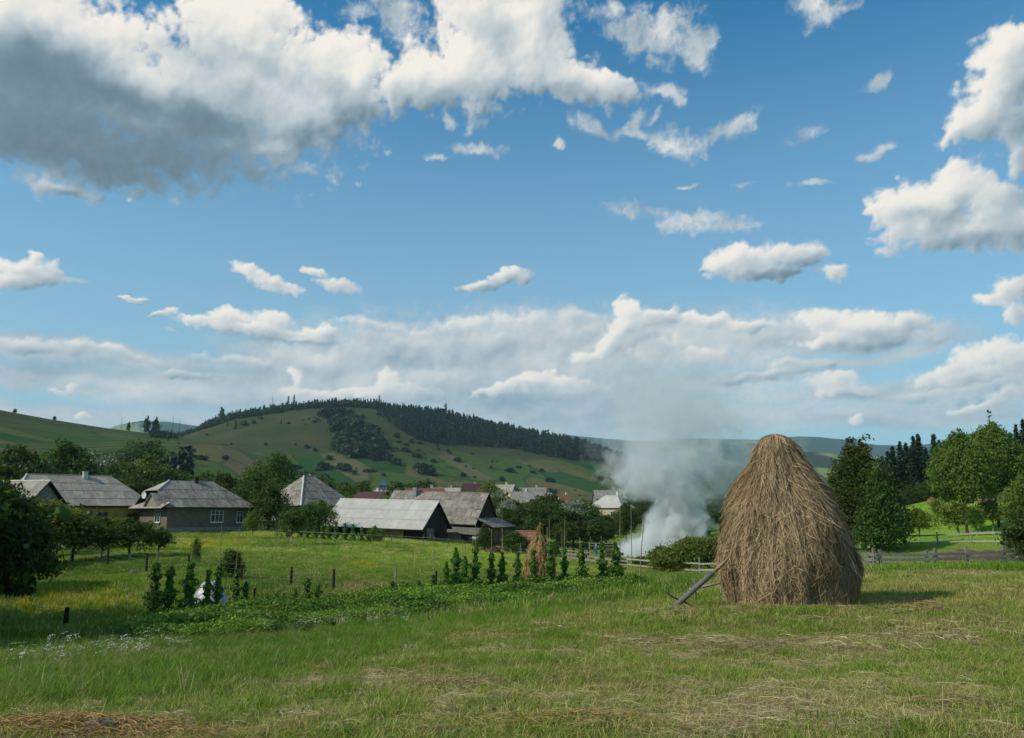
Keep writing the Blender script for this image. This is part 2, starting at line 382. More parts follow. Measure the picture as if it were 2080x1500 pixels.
#        ridge distance, foot distance, fall-off behind, foot height, skyline
HILLS = [
    (900., 240., 1500., 1.0, [(-700, 760), (-400, 780), (-200, 800), (0, 838), (100, 856), (210, 873), (350, 890), (450, 905), (560, 940), (700, 990), (850, 1040)]),
    (1350., 470., 900., 1.3, [(100, 960), (250, 915), (330, 893), (380, 880), (480, 848), (560, 836), (640, 829), (700, 826), (770, 829), (820, 838), (900, 856), (1000, 878), (1100, 899), (1180, 914), (1240, 935), (1320, 960), (1450, 1010), (1600, 1045)]),
    (2800., 1700., 1500., 1.2, [(1050, 930), (1250, 935), (1450, 960), (1580, 935), (1640, 917), (1690, 920), (1760, 945), (1850, 965), (2080, 940), (2600, 960)]),
    (6500., 3600., 4000., 1.1, [(-700, 900), (0, 905), (200, 885), (240, 868), (290, 857), (340, 857), (400, 866), (460, 885), (700, 895), (1100, 889), (1150, 884), (1200, 889), (1300, 897), (1420, 891), (1540, 894), (1620, 887), (1660, 888), (1720, 894), (1780, 904), (1850, 906), (1920, 899), (2080, 890), (2700, 880)]),
    (420., 130., 600., 1.0, [(1560, 1045), (1700, 1035), (1830, 1012), (1950, 985), (2080, 950), (2500, 860), (3000, 800)]),
]
_HR = [(rr, fr, bb, pw, _ridge(sk, rr)) for rr, fr, bb, pw, sk in HILLS]
def far_z(a, r, rough=True):
    z = -4.0 - 2.0 * sstep(200, 500, r)
    x, y = r * np.sin(a), r * np.cos(a)
    for k, (rr, fr, bb, pw, P) in enumerate(_HR):
        h = np.interp(a, P[:, 0], P[:, 1])
        t = np.clip((r - fr) / (rr - fr), 0, 1)
        t = (0.30 * t + 0.70 * sstep(0, 1, t)) ** pw
        back = np.clip((r - rr) / bb, 0, 1)
        f = t * (1 - back ** 2)
        z0 = -4.0 - 2.0 * (1 if fr > 300 else 0)
        hz = z0 + (h - z0) * f
        if rough and k in (1, 2, 3):
            amp = (0, 9, 40, 90)[k]
            hz = hz + amp * fbm(x / (rr * .16), y / (rr * .16), 4, .5, 100 + k) * np.clip(f * (1 - sstep(.86, 1.0, t)) * 4, 0, 1)
        z = np.maximum(z, hz) + 2.5 * np.log1p(np.exp(-np.abs(z - hz) / 4.0)) * (np.minimum(z, hz) > -3.5)
    fade = sstep(1.9, 1.2, np.abs(a))
    return z * fade + (1 - fade) * -3.0

def height(x, y, fine=True):
    x = np.asarray(x, float); y = np.asarray(y, float)
    r = np.hypot(x, y); a = np.arctan2(x, y)
    n = near_z(a, r); w = sstep(185, 290, r)
    z = n * (1 - w) + np.where(w > 0, far_z(a, r), 0) * w
    if fine:
        z = z + (0.22 * fbm(x / 3.1, y / 3.1, 3, .5, 200) + 0.10 * fbm(x / .7, y / .7, 3, .5, 210)) * sstep(160, 60, r) * sstep(1.0, 7.0, r) * 0.8
    return z
def hz1(x, y): return float(height(np.array([x]), np.array([y]))[0])

def place(px, Y, dz=0.0):
    """the point of the ground Y metres ahead in the direction of photo column px"""
    x = (px - 1040) / FPX * Y; z = -3.0
    for _ in range(4):
        z = hz1(x, Y); x = (px - 1040) / FPX * (Y * CP + z * SP)
    return Vector((x, Y, z + dz))
def rowof(p):
    d = p.y * CP + p.z * SP; return 750 - FPX * (-p.y * SP + p.z * CP) / d
def zat(px, py, Y):
    dx, dz = ray(px, py); return dz * Y
def hit(px, py):
    """where the view ray through a photo pixel meets the ground"""
    dx, dz = ray(px, py)
    Ys = np.exp(np.linspace(math.log(5.0), math.log(5000), 1400))
    g = height(dx * Ys, Ys, False); i = np.argmax(dz * Ys < g)
    return (dx * Ys[i], Ys[i])

def poly_world(pts): return np.array([hit(*p) for p in pts])
def inside(poly, x, y):
    c = np.zeros(np.shape(x), bool); n = len(poly)
    for i in range(n):
        x1, y1 = poly[i]; x2, y2 = poly[(i + 1) % n]
        m = ((y1 > y) != (y2 > y)) & (x < (x2 - x1) * (y - y1) / (y2 - y1 + 1e-12) + x1)
        c ^= m
    return c
# the part of the near field that has been mown (world polygon)
MOWN = poly_world([(0, 1440), (330, 1420), (600, 1372), (800, 1318), (930, 1283), (1120, 1258), (1250, 1232), (1330, 1222), (1400, 1190), (1480, 1172), (1640, 1166), (1760, 1163), (2080, 1163)])
MOWN = np.vstack([MOWN, [[60, 42], [60, -8], [-30, -8], [-30, 8.0]]])
def mown_mask(x, y, soft=1.0):
    wx = x + 1.6 * fbm(x / 2.4, y / 2.4, 3, .55, 300) * soft; wy = y + 1.6 * fbm(x / 2.4, y / 2.4, 3, .55, 301) * soft
    return inside(MOWN, wx, wy)
GARDEN = poly_world([(270, 1292), (400, 1300), (520, 1290), (680, 1268), (820, 1262), (960, 1242), (1120, 1222), (1280, 1204), (1290, 1192), (1120, 1194), (960, 1200), (870, 1208), (760, 1222), (640, 1236), (520, 1240), (420, 1258), (310, 1270)])
DRYWEED = poly_world([(660, 1222), (780, 1216), (800, 1190), (760, 1180), (690, 1186)])
YELLOW = [poly_world([(20, 1235), (160, 1250), (300, 1262), (280, 1215), (180, 1190), (60, 1198)]), poly_world([(680, 1152), (760, 1158), (770, 1142), (700, 1138)]), poly_world([(900, 1102), (980, 1106), (980, 1096), (900, 1094)]), poly_world([(380, 1112), (520, 1108), (520, 1094), (380, 1092)])]

def build_terrain():
    fa = np.radians(np.arange(-40, 40.01, 0.15)); ba = np.radians(np.arange(43, 318, 5.0))
    an = np.concatenate([fa, ba, [fa[0] + 2 * math.pi]])
    rr = [0.6]
    while rr[-1] < 12500:
        r = rr[-1]; rr.append(r * (1.022 if r < 2200 else 1.05) + 0.02)
    rr = np.array(rr)
    A_, R_ = np.meshgrid(an, rr); Aw = (A_ + math.pi) % (2 * math.pi) - math.pi
    X = R_ * np.sin(Aw); Y = R_ * np.cos(Aw)
    Z = height(X, Y)
    nr, nc = X.shape
    V = np.concatenate([[[0, 0, -1.62]], np.stack([X, Y, Z], -1).reshape(-1, 3)])
    F = (grid_faces(nr, nc) + 1)[:, ::-1]
    me = mesh_from('ground', V, F, 4)
    me.polygons.foreach_set('use_smooth', np.ones(len(me.polygons), dtype=bool))
    x, y = V[:, 0], V[:, 1]; r = np.hypot(x, y); a = np.arctan2(x, y)
    mw = blurmask = mown_mask(x, y).astype(float)
    # kind of cover on the far slopes
    px = np.array([0.0])
    add_attr(me, 'mown', mw)
    add_attr(me, 'forest', forest_mask(x, y).astype(float) * (r > 300))
    gd = inside(GARDEN, x, y).astype(float); add_attr(me, 'garden', gd)
    yl = np.zeros(len(x))
    for p in YELLOW: yl = np.maximum(yl, inside(p, x + 3 * fbm(x / 3, y / 3, 3, .5, 5), y + 6 * fbm(x / 3, y / 3, 3, .5, 6)))
    add_attr(me, 'flowers', yl)
    o = bpy.data.objects.new('ground', me); COL.objects.link(o); o['kind'] = 'structure'
    return o

# --- woods on the main hill: polygons in direction space (photo columns and rows on its front slope), kept as azimuth/distance
def hillpoint(px, py):
    dx, dz = ray(px, py); Ys = np.linspace(250, 6000, 2400)
    g = height(dx * Ys, Ys, False); k = np.argmax(dz * Ys < g)
    if not (dz * Ys < g).any(): k = np.argmax(g / Ys)
    return (dx * Ys[k], Ys[k])
def hillpoly(pts, extra=()): return np.array([hillpoint(*p) for p in pts] + list(extra))
WOOD_MAIN = hillpoly([(752, 830), (775, 845), (800, 868), (850, 895), (900, 905), (960, 906), (1040, 912), (1100, 926), (1180, 938), (1235, 940), (1300, 962)])
WOOD_MAIN = np.vstack([WOOD_MAIN, WOOD_MAIN[::-1] * 0 + [[p[0] * 1.35, p[1] * 1.5 + 150] for p in WOOD_MAIN[::-1]]])
WOOD_CLUMP = hillpoly([(660, 850), (700, 843), (745, 862), (790, 915), (768, 935), (720, 930), (690, 925), (664, 908), (690, 895), (680, 870)])
WOOD_LEFT = hillpoly([(270, 872), (300, 885), (360, 884), (420, 868), (480, 850), (560, 838), (640, 832), (700, 828)])
WOOD_LEFT = np.vstack([WOOD_LEFT, [[p[0] * 1.4, p[1] * 1.4] for p in WOOD_LEFT[::-1]]])
def forest_mask(x, y):
    wx = x + 22 * fbm(x / 40, y / 40, 3, .5, 401); wy = y + 30 * fbm(x / 40, y / 40, 3, .5, 402)
    return inside(WOOD_MAIN, wx, wy) | inside(WOOD_CLUMP, wx, wy) | inside(WOOD_LEFT, wx, wy)
# ------------------------------------------------------------------ materials
MATS = {}
def newmat(name):
    m = bpy.data.materials.new(name); m.use_nodes = True; m.node_tree.nodes.clear()
    return m, NB(m.node_tree)
def finish(b, m, shader): b.put(b.n('ShaderNodeOutputMaterial').inputs[0], shader); MATS[m.name] = m; return m
def princ(b, col, rough=0.8, spec=0.2, bump=None, bstr=0.3, bdist=0.02, metal=0.0):
    p = b.n('ShaderNodeBsdfPrincipled')
    b.put(p.inputs['Base Color'], col if isinstance(col, bpy.types.NodeSocket) else (*col, 1))
    b.put(p.inputs['Roughness'], rough); p.inputs['Specular IOR Level'].default_value = spec; p.inputs['Metallic'].default_value = metal
    if bump is not None:
        bp = b.n('ShaderNodeBump'); bp.inputs['Strength'].default_value = bstr; bp.inputs['Distance'].default_value = bdist
        b.put(bp.inputs['Height'], bump); b.put(p.inputs['Normal'], bp.outputs[0])
    return p.outputs[0]
def attr(b, name, typ='GEOMETRY', out='Fac'): return b.n('ShaderNodeAttribute', attribute_name=name, attribute_type=typ).outputs[out]

def plain(name, c1, c2=None, scale=3.0, rough=0.8, spec=0.2, stretch=(1, 1, 1), bump=0.3, c3=None, rnd=0.12, metal=0.0):
    """a weathered plain material: two or three tones in fractal patches, streaked along one axis, each object a little different"""
    m, b = newmat(name)
    tc = b.n('ShaderNodeTexCoord'); mp = b.n('ShaderNodeMapping'); mp.inputs['Scale'].default_value = stretch
    b.put(mp.inputs['Vector'], tc.outputs['Object'])
    oi = b.n('ShaderNodeObjectInfo')
    ad = b.n('ShaderNodeVectorMath', operation='ADD'); b.put(ad.inputs[0], mp.outputs[0]); b.put(ad.inputs[1], b.m('MULTIPLY', oi.outputs['Random'], 57.0))
    n1 = b.noise(ad.outputs[0], scale, 6, 0.62); n2 = b.noise(ad.outputs[0], scale * 5, 4, 0.6)
    c2 = c2 or tuple(x * 0.62 for x in c1)
    col = b.mix(b.ramp(n1, 0.32, 0.68), c1, c2)
    if c3: col = b.mix(b.ramp(n2, 0.50, 0.72), col, c3)
    br = b.m('ADD', b.m('MULTIPLY', b.m('SUBTRACT', oi.outputs['Random'], 0.5), rnd * 2), b.m('ADD', 0.85, b.m('MULTIPLY', n2, 0.3)))
    col = b.mix(1.0, col, b_gray(b, br), 'MULTIPLY')
    return finish(b, m, princ(b, col, rough, spec, n2 if bump else None, bump, 0.03, metal))
def b_gray(b, f):
    c = b.n('ShaderNodeCombineColor'); [b.put(c.inputs[i], f) for i in range(3)]; return c.outputs[0]

def foliage(name, dark, light, trans=0.35, rough=0.55, hue=0.05, val=0.25, spec=0.25):
    """leaves: tone from a per-leaf value, whole-plant variation from the object's random number, light passing through"""
    m, b = newmat(name)
    f = attr(b, 'tone'); oi = b.n('ShaderNodeObjectInfo')
    g = b.n('ShaderNodeNewGeometry')
    col = b.mix(f, dark, light)
    hs = b.n('ShaderNodeHueSaturation'); b.put(hs.inputs['Color'], col)
    b.put(hs.inputs['Hue'], b.m('ADD', 0.5 - hue / 2, b.m('MULTIPLY', oi.outputs['Random'], hue)))
    b.put(hs.inputs['Value'], b.m('ADD', 1.0 - val, b.m('MULTIPLY', oi.outputs['Random'], 2 * val)))
    c = hs.outputs[0]
    p = princ(b, c, rough, spec)
    t = b.n('ShaderNodeBsdfTranslucent'); b.put(t.inputs[0], b.mix(1.0, c, (1.25, 1.35, 0.55), 'MULTIPLY'))
    mx = b.n('ShaderNodeMixShader'); mx.inputs[0].default_value = trans; b.put(mx.inputs[1], p); b.put(mx.inputs[2], t.outputs[0])
    return finish(b, m, mx.outputs[0])

def blade(name, trans=0.3):
    """grass, hay and weed blades: colour carried by each planted clump, tone by each blade"""
    m, b = newmat(name)
    ic = attr(b, 'tint', 'INSTANCER', 'Color'); f = attr(b, 'tone')
    c = b.mix(1.0, ic, b_gray(b, b.m('ADD', 0.55, b.m('MULTIPLY', f, 0.9))), 'MULTIPLY')
    p = princ(b, c, 0.6, 0.2)
    t = b.n('ShaderNodeBsdfTranslucent'); b.put(t.inputs[0], b.mix(1.0, c, (1.2, 1.25, 0.7), 'MULTIPLY'))
    mx = b.n('ShaderNodeMixShader'); mx.inputs[0].default_value = trans; b.put(mx.inputs[1], p); b.put(mx.inputs[2], t.outputs[0])
    return finish(b, m, mx.outputs[0])

def ground_mat():
    m, b = newmat('ground_cover')
    g = b.n('ShaderNodeNewGeometry'); P = g.outputs['Position']
    sx = b.n('ShaderNodeSeparateXYZ'); b.put(sx.inputs[0], P); X, Y, Z = sx.outputs
    mown, forest, garden, flowers = attr(b, 'mown'), attr(b, 'forest'), attr(b, 'garden'), attr(b, 'flowers')
    r = b.m('SQRT', b.m('ADD', b.m('MULTIPLY', X, X), b.m('MULTIPLY', Y, Y)))
    flat = b.n('ShaderNodeCombineXYZ'); b.put(flat.inputs[0], X); b.put(flat.inputs[1], Y); Q = flat.outputs[0]
    n_s = b.noise(Q, 6.0, 6, 0.65); n_m = b.noise(Q, 0.55, 6, 0.6); n_l = b.noise(Q, 0.06, 5, 0.55); n_h = b.noise(Q, 0.012, 6, 0.6)
    # near: thatch and soil under the grass
    mown_c = b.mix(b.ramp(n_m, 0.36, 0.62), (0.060, 0.085, 0.022), (0.19, 0.145, 0.075))
    mown_c = b.mix(b.ramp(n_s, 0.35, 0.7), mown_c, (0.085, 0.075, 0.030))
    tall_c = b.mix(n_m, (0.065, 0.110, 0.016), (0.125, 0.175, 0.030))
    tall_c = b.mix(b.m('MULTIPLY', b.ramp(n_l, 0.5, 0.75), 0.6), tall_c, (0.13, 0.16, 0.03))
    tall_c = b.mix(b.ramp(Y, 48, 75), tall_c, b.mix(b.noise(Q, 0.12, 5, 0.6), (0.105, 0.180, 0.030), (0.20, 0.255, 0.060)))
    near = b.mix(mown, tall_c, mown_c)
    near = b.mix(b.m('MULTIPLY', garden, 0.8), near, (0.05, 0.05, 0.025))
    near = b.mix(b.m('MULTIPLY', flowers, b.ramp(n_s, 0.45, 0.6)), near, (0.42, 0.36, 0.02))
    # far: strips of fields running down the slopes
    def along(cx, cy, sc): return b.m('MULTIPLY', b.m('ADD', b.m('MULTIPLY', X, cx), b.m('MULTIPLY', Y, cy)), sc)
    uvr = b.n('ShaderNodeCombineXYZ'); b.put(uvr.inputs[0], along(.45, -.89, .0042)); b.put(uvr.inputs[1], along(.89, .45, .030))
    uvl = b.n('ShaderNodeCombineXYZ'); b.put(uvl.inputs[0], along(.97, -.22, .0040)); b.put(uvl.inputs[1], along(.22, .97, .022))
    lr = b.ramp(X, -290, -250)
    uv = b.n('ShaderNodeMix', data_type='VECTOR'); b.put(uv.inputs[0], lr); b.put(uv.inputs[4], uvl.outputs[0]); b.put(uv.inputs[5], uvr.outputs[0])
    wob = b.v('ADD', uv.outputs[1], b.v('SCALE', b.v('SUBTRACT', b.noise(Q, 0.006, 3, 0.5, out='Color'), (0.5, 0.5, 0.5)))); wob.node.inputs[1].links[0].from_node.inputs['Scale'].default_value = 0.35
    vo = b.n('ShaderNodeTexVoronoi', voronoi_dimensions='2D', feature='F1'); b.put(vo.inputs['Vector'], wob); vo.inputs['Scale'].default_value = 1.25; vo.inputs['Randomness'].default_value = 0.8
    ve = b.n('ShaderNodeTexVoronoi', voronoi_dimensions='2D', feature='DISTANCE_TO_EDGE'); b.put(ve.inputs['Vector'], wob); ve.inputs['Scale'].default_value = 1.25; ve.inputs['Randomness'].default_value = 0.8
    cs = b.n('ShaderNodeSeparateColor'); b.put(cs.inputs[0], vo.outputs['Color'])
    field = b.mix(b.ramp(cs.outputs[0], 0.25, 0.75), (0.020, 0.064, 0.010), (0.050, 0.088, 0.016))
    field = b.mix(b.ramp(cs.outputs[1], 0.72, 0.80), field, (0.090, 0.088, 0.030))
    field = b.mix(b.m('MULTIPLY', b.ramp(cs.outputs[2], 0.86, 0.9), 0.8), field, (0.115, 0.098, 0.052))
    field = b.mix(b.m('MULTIPLY', b.ramp(ve.outputs['Distance'], 0.045, 0.0), 0.6), field, (0.014, 0.030, 0.010))
    past = b.mix(b.ramp(n_h, 0.4, 0.65), (0.034, 0.048, 0.014), (0.052, 0.058, 0.020))  # hill pasture: cloud shadow on the slope is put into this darker grass colour
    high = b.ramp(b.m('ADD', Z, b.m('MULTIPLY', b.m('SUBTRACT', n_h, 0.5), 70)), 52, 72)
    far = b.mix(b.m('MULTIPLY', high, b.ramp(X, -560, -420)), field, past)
    far = b.mix(b.ramp(b.noise(Q, 0.035, 6, 0.7), 0.54, 0.66), far, b.mix(0.65, far, (0.020, 0.036, 0.012)))
    far = b.mix(1.0, far, b_gray(b, b.m('ADD', 0.60, b.m('MULTIPLY', b.noise(Q, 0.13, 7, 0.7), 0.80))), 'MULTIPLY')
    # farthest: forest with a few clearings
    mt = b.mix(b.ramp(b.noise(Q, 0.0016, 4, 0.55), 0.56, 0.60), (0.022, 0.042, 0.020), (0.16, 0.19, 0.06))
    far = b.mix(b.ramp(r, 1700, 1900), far, mt)
    far = b.mix(forest, far, (0.020, 0.034, 0.014))
    meadow = b.mix(b.noise(Q, 0.15, 5, 0.6), (0.17, 0.29, 0.035), (0.27, 0.37, 0.055))
    rightm = b.m('MULTIPLY', b.ramp(X, 30, 40), b.ramp(Y, 72, 80))
    near = b.mix(rightm, near, meadow)
    col = b.mix(b.ramp(r, 170, 240), near, far)
    bp = b.m('ADD', n_s, b.m('MULTIPLY', n_m, 2))
    finish(b, m, princ(b, col, 0.95, 0.05, bp, 0.5, 0.08))
    return m
GM = ground_mat()

M_LEAF = foliage('leaves_mid', (0.030, 0.062, 0.010), (0.098, 0.155, 0.024), trans=.42)
M_LEAFY = foliage('leaves_yellow_green', (0.060, 0.095, 0.012), (0.18, 0.235, 0.032), hue=.03, val=.12)
M_LEAFD = foliage('leaves_dark', (0.024, 0.052, 0.010), (0.080, 0.130, 0.022), trans=.42)
M_LEAFH = foliage('leaves_hillside', (0.012, 0.030, 0.009), (0.036, 0.066, 0.016), trans=.2)
M_LEAFB = foliage('leaves_bright', (0.055, 0.098, 0.012), (0.150, 0.212, 0.030), hue=.02, val=.12)
M_SILVER = foliage('leaves_silver', (0.14, 0.17, 0.12), (0.34, 0.37, 0.30), trans=.2, hue=.02, val=.1)
M_NEEDLE = foliage('needles', (0.008, 0.020, 0.010), (0.026, 0.050, 0.020), trans=.1, hue=.03, val=.25)
M_VINE = foliage('vine_leaves', (0.035, 0.100, 0.012), (0.13, 0.26, 0.035), hue=.03, val=.15)
M_HAY = foliage('hay_strands', (0.10, 0.068, 0.033), (0.56, 0.415, 0.245), trans=.12, rough=.65, hue=.0, val=.0, spec=.2)
M_HAYR = foliage('hay_strands_red', (0.17, 0.105, 0.038), (0.54, 0.365, 0.145), trans=.12, rough=.65, hue=.0, val=.0, spec=.2)
M_HAYCORE = plain('hay_packed', (0.13, 0.088, 0.045), (0.06, 0.040, 0.020), 5.0, .95, .05, (1, 1, .25), .8)
M_BLADE = blade('grass_blades')
M_DRY = blade('dry_hay_blades', .15)
M_BARK = plain('bark', (0.075, 0.060, 0.045), (0.035, 0.028, 0.022), 6, .9, .1, (1, 1, .25), .6)
M_BARKG = plain('bark_grey', (0.14, 0.125, 0.105), (0.07, 0.06, 0.05), 6, .9, .1, (1, 1, .25), .6)
M_LIME = plain('limewash', (0.42, 0.42, 0.38), (0.25, 0.24, 0.2), 6, .9, .1)
M_WOODG = plain('weathered_wood', (0.26, 0.245, 0.22), (0.12, 0.11, 0.10), 5, .85, .15, (4, 4, .5), .5, (0.33, .31, .28))
M_WOODL = plain('pale_rail_wood', (0.40, 0.38, 0.33), (0.24, 0.225, 0.20), 5, .85, .15, (.5, 4, 4), .4)
M_WOODB = plain('dark_barn_boards', (0.038, 0.034, 0.032), (0.018, 0.017, 0.017), 3, .85, .15, (5, 5, .5), .4, (0.07, .064, .058), rnd=.25)
M_WOODR = plain('brown_barn_boards', (0.15, 0.105, 0.075), (0.07, 0.05, 0.038), 3, .85, .15, (5, 5, .5), .4, (0.2, .16, .12), rnd=.25)
M_POST = plain('dark_post_wood', (0.045, 0.034, 0.028), (0.02, 0.016, 0.014), 6, .9, .1, (3, 3, .5), .5)
M_POLE = plain('bean_pole_wood', (0.36, 0.27, 0.16), (0.2, 0.15, 0.09), 6, .8, .2, (1, 1, .4), .3)
M_LOG = plain('grey_log', (0.17, 0.165, 0.15), (0.10, 0.095, 0.088), 7, .8, .2, (4, 4, .4), .7, (0.34, .33, .31))
M_SLATE = plain('old_slate_sheet', (0.36, 0.325, 0.28), (0.24, 0.215, 0.185), 1.3, .85, .15, (1, .35, 1), .4, (0.40, .37, .32), rnd=.10)
M_SLATE2 = plain('old_slate_sheet_dark', (0.27, 0.245, 0.215), (0.13, 0.117, 0.103), 1.1, .85, .15, (1.6, .35, 1), .4, (0.33, .30, .26), rnd=.16)
M_SLATEW = plain('new_pale_sheet', (0.46, 0.45, 0.415), (0.39, 0.38, 0.35), .7, .7, .25, (1, .5, 1), .15, rnd=.035)
M_RIDGE = plain('white_ridge_cap', (0.68, 0.67, 0.63), (0.5, .49, .46), 3, .6, .3)
M_YELLOW = plain('yellow_plaster', (0.40, 0.31, 0.085), (0.32, 0.24, 0.07), 1.5, .9, .1, bump=.1, rnd=0)
M_BROWNP = plain('grey_brown_plaster', (0.165, 0.140, 0.108), (0.125, .105, .082), 1.5, .95, .1, bump=.1, rnd=0)
M_CREAM = plain('cream_plaster', (0.55, 0.49, 0.33), (0.46, .40, .27), 1.5, .9, .1, bump=.1)
M_WHITEP = plain('white_plaster', (0.55, 0.54, 0.50), (0.42, .41, .38), 1.5, .9, .1, bump=.1)
M_GREYP = plain('grey_concrete', (0.24, 0.24, 0.235), (0.17, .17, .165), 2.5, .9, .1, bump=.2)
M_WFRAME = plain('white_window_paint', (0.62, 0.66, 0.70), (0.5, .54, .58), 5, .5, .4, bump=0)
M_REDT = plain('red_roof_sheet', (0.16, 0.065, 0.05), (0.18, .06, .042), 1.5, .7, .25)
M_DRED = plain('dark_red_roof_sheet', (0.065, 0.038, 0.036), (0.08, .025, .028), 1.5, .6, .3)
M_RUST = plain('rust_brown_sheet', (0.22, 0.105, 0.065), (0.13, .06, .04), 1.8, .8, .2)
M_STEEL = plain('dull_metal', (0.16, 0.18, 0.20), (0.09, .10, .115), 3, .55, .4, metal=.3)
M_STONE = plain('field_stone', (0.17, 0.17, 0.165), (0.08, .08, .075), 4, .85, .2, bump=.8)
M_SOIL = plain('bare_soil', (0.20, 0.145, 0.10), (0.11, .08, .055), 3, .95, .05, bump=.8)
M_ASH = plain('charred_heap', (0.10, 0.075, 0.055), (0.035, .028, .024), 6, .95, .05, bump=1.0)
def glass_mat():
    m, b = newmat('window_glass')
    return finish(b, m, princ(b, (0.03, 0.04, 0.05), 0.08, 0.6))
M_GLASS = glass_mat()
def brick_mat():
    m, b = newmat('clay_blocks')
    tc = b.n('ShaderNodeTexCoord'); sp = b.n('ShaderNodeSeparateXYZ'); b.put(sp.inputs[0], tc.outputs['Object'])
    cv = b.n('ShaderNodeCombineXYZ'); b.put(cv.inputs[0], sp.outputs[0]); b.put(cv.inputs[1], sp.outputs[2])
    br = b.n('ShaderNodeTexBrick'); b.put(br.inputs['Vector'], cv.outputs[0])
    br.inputs['Color1'].default_value = (0.36, .20, .125, 1); br.inputs['Color2'].default_value = (0.27, .14, .09, 1); br.inputs['Mortar'].default_value = (0.33, .28, .22, 1)
    br.inputs['Scale'].default_value = 1.0; br.inputs['Brick Width'].default_value = .42; br.inputs['Row Height'].default_value = .2; br.inputs['Mortar Size'].default_value = .018
    c = b.mix(b.ramp(b.noise(tc.outputs['Object'], 1.7, 5, .6), .4, .7), br.outputs[0], (0.42, .30, .20))
    return finish(b, m, princ(b, c, .9, .1, br.outputs[1], -.5, .02))
M_BRICK = brick_mat()
# ------------------------------------------------------------------ object helpers
def tag(o, label=None, cat=None, group=None, kind=None):
    if label: o['label'] = label
    if cat: o['category'] = cat
    if group: o['group'] = group
    if kind: o['kind'] = kind
    return o
def empty(name, loc=(0, 0, 0), rz=0.0, parent=None, rot=None):
    o = bpy.data.objects.new(name, None); o.empty_display_size = 0.3; COL.objects.link(o)
    o.location = loc; o.rotation_euler = rot or (0, 0, rz); o.parent = parent
    return o
def add(name, me, parent=None, loc=(0, 0, 0), rot=(0, 0, 0), scale=(1, 1, 1)):
    o = bpy.data.objects.new(name, me); COL.objects.link(o); o.parent = parent
    o.location = loc; o.rotation_euler = rot; o.scale = scale
    return o
def copy_tree(o, parent=None):
    c = o.copy(); COL.objects.link(c); c.parent = parent
    for ch in o.children: copy_tree(ch, c)
    return c
class MB:
    """collects boxes, tubes and polygons and links them as one mesh"""
    def __init__(s): s.v = []; s.f = []
    def poly(s, pts): k = len(s.v); s.v += [tuple(p) for p in pts]; s.f.append(tuple(range(k, k + len(pts)))); return s
    def prism(s, pts, off):
        """flat polygon pts pushed along off"""
        k = len(s.v); n = len(pts); off = Vector(off)
        s.v += [tuple(p) for p in pts] + [tuple(Vector(p) + off) for p in pts]
        s.f.append(tuple(range(k + n - 1, k - 1, -1))); s.f.append(tuple(range(k + n, k + 2 * n)))
        for i in range(n): j = (i + 1) % n; s.f.append((k + i, k + j, k + n + j, k + n + i))
        return s
    def box(s, x0, y0, z0, x1, y1, z1):
        return s.prism([(x0, y0, z0), (x1, y0, z0), (x1, y1, z0), (x0, y1, z0)], (0, 0, z1 - z0))
    def tube(s, pts, rad, n=7, cap=True):
        pts = [Vector(p) for p in pts]; rad = rad if hasattr(rad, '__len__') else [rad] * len(pts); rings = []
        for i, p in enumerate(pts):
            d = (pts[min(i + 1, len(pts) - 1)] - pts[max(i - 1, 0)]).normalized()
            a = d.cross(Vector((0, 0, 1)) if abs(d.z) < .9 else Vector((1, 0, 0))).normalized(); c = d.cross(a)
            k = len(s.v); rings.append(k)
            for j in range(n):
                t = 2 * math.pi * j / n; s.v.append(tuple(p + (a * math.cos(t) + c * math.sin(t)) * rad[i]))
        for a0, b0 in zip(rings, rings[1:]):
            for j in range(n): s.f.append((a0 + j, a0 + (j + 1) % n, b0 + (j + 1) % n, b0 + j))
        if cap: s.f.append(tuple(rings[0] + j for j in range(n - 1, -1, -1))); s.f.append(tuple(rings[-1] + j for j in range(n)))
        return s
    def mesh(s, name, mat, smooth=False):
        me = bpy.data.meshes.new(name); me.from_pydata(s.v, [], s.f); me.update()
        if smooth: me.polygons.foreach_set('use_smooth', np.ones(len(me.polygons), dtype=bool))
        if mat: me.materials.append(mat)
        return me
    def build(s, name, mat, parent=None, loc=(0, 0, 0), rot=(0, 0, 0), smooth=False):
        return add(name, s.mesh(name, mat, smooth), parent, loc, rot)

rng = np.random.default_rng(7)
def unit(v): return v / np.maximum(np.linalg.norm(v, axis=-1, keepdims=True), 1e-9)
def leaf_mesh(name, C, mat, size, N=None, spread=1.0, tone=None, aspect=1.7, seed=0, hang=0.0):
    """many small pointed leaves (diamonds bent along the rib), one per centre"""
    r = np.random.default_rng(seed); n = len(C)
    nd = unit(r.normal(size=(n, 3)) * spread + (N if N is not None else 0))
    t = unit(np.cross(nd, unit(r.normal(size=(n, 3)) + [0, 0, -hang]))); t = unit(np.cross(t, nd)) if hang else t
    w = np.cross(nd, t)
    L = (size * r.uniform(.65, 1.35, n))[:, None]
    a, b_, c, d = C - t * L * .5 * aspect, C + w * L * .45 - nd * L * .1, C + t * L * .5 * aspect, C - w * L * .45 - nd * L * .1
    V = np.stack([a, b_, c, d], 1).reshape(-1, 3); F = np.arange(4 * n).reshape(-1, 4)
    me = mesh_from(name, V, F, 4)
    tn = np.clip((r.uniform(0, 1, n) if tone is None else tone + r.normal(0, .16, n)), 0, 1)
    add_attr(me, 'tone', tn, 'FACE'); me.materials.append(mat)
    return me
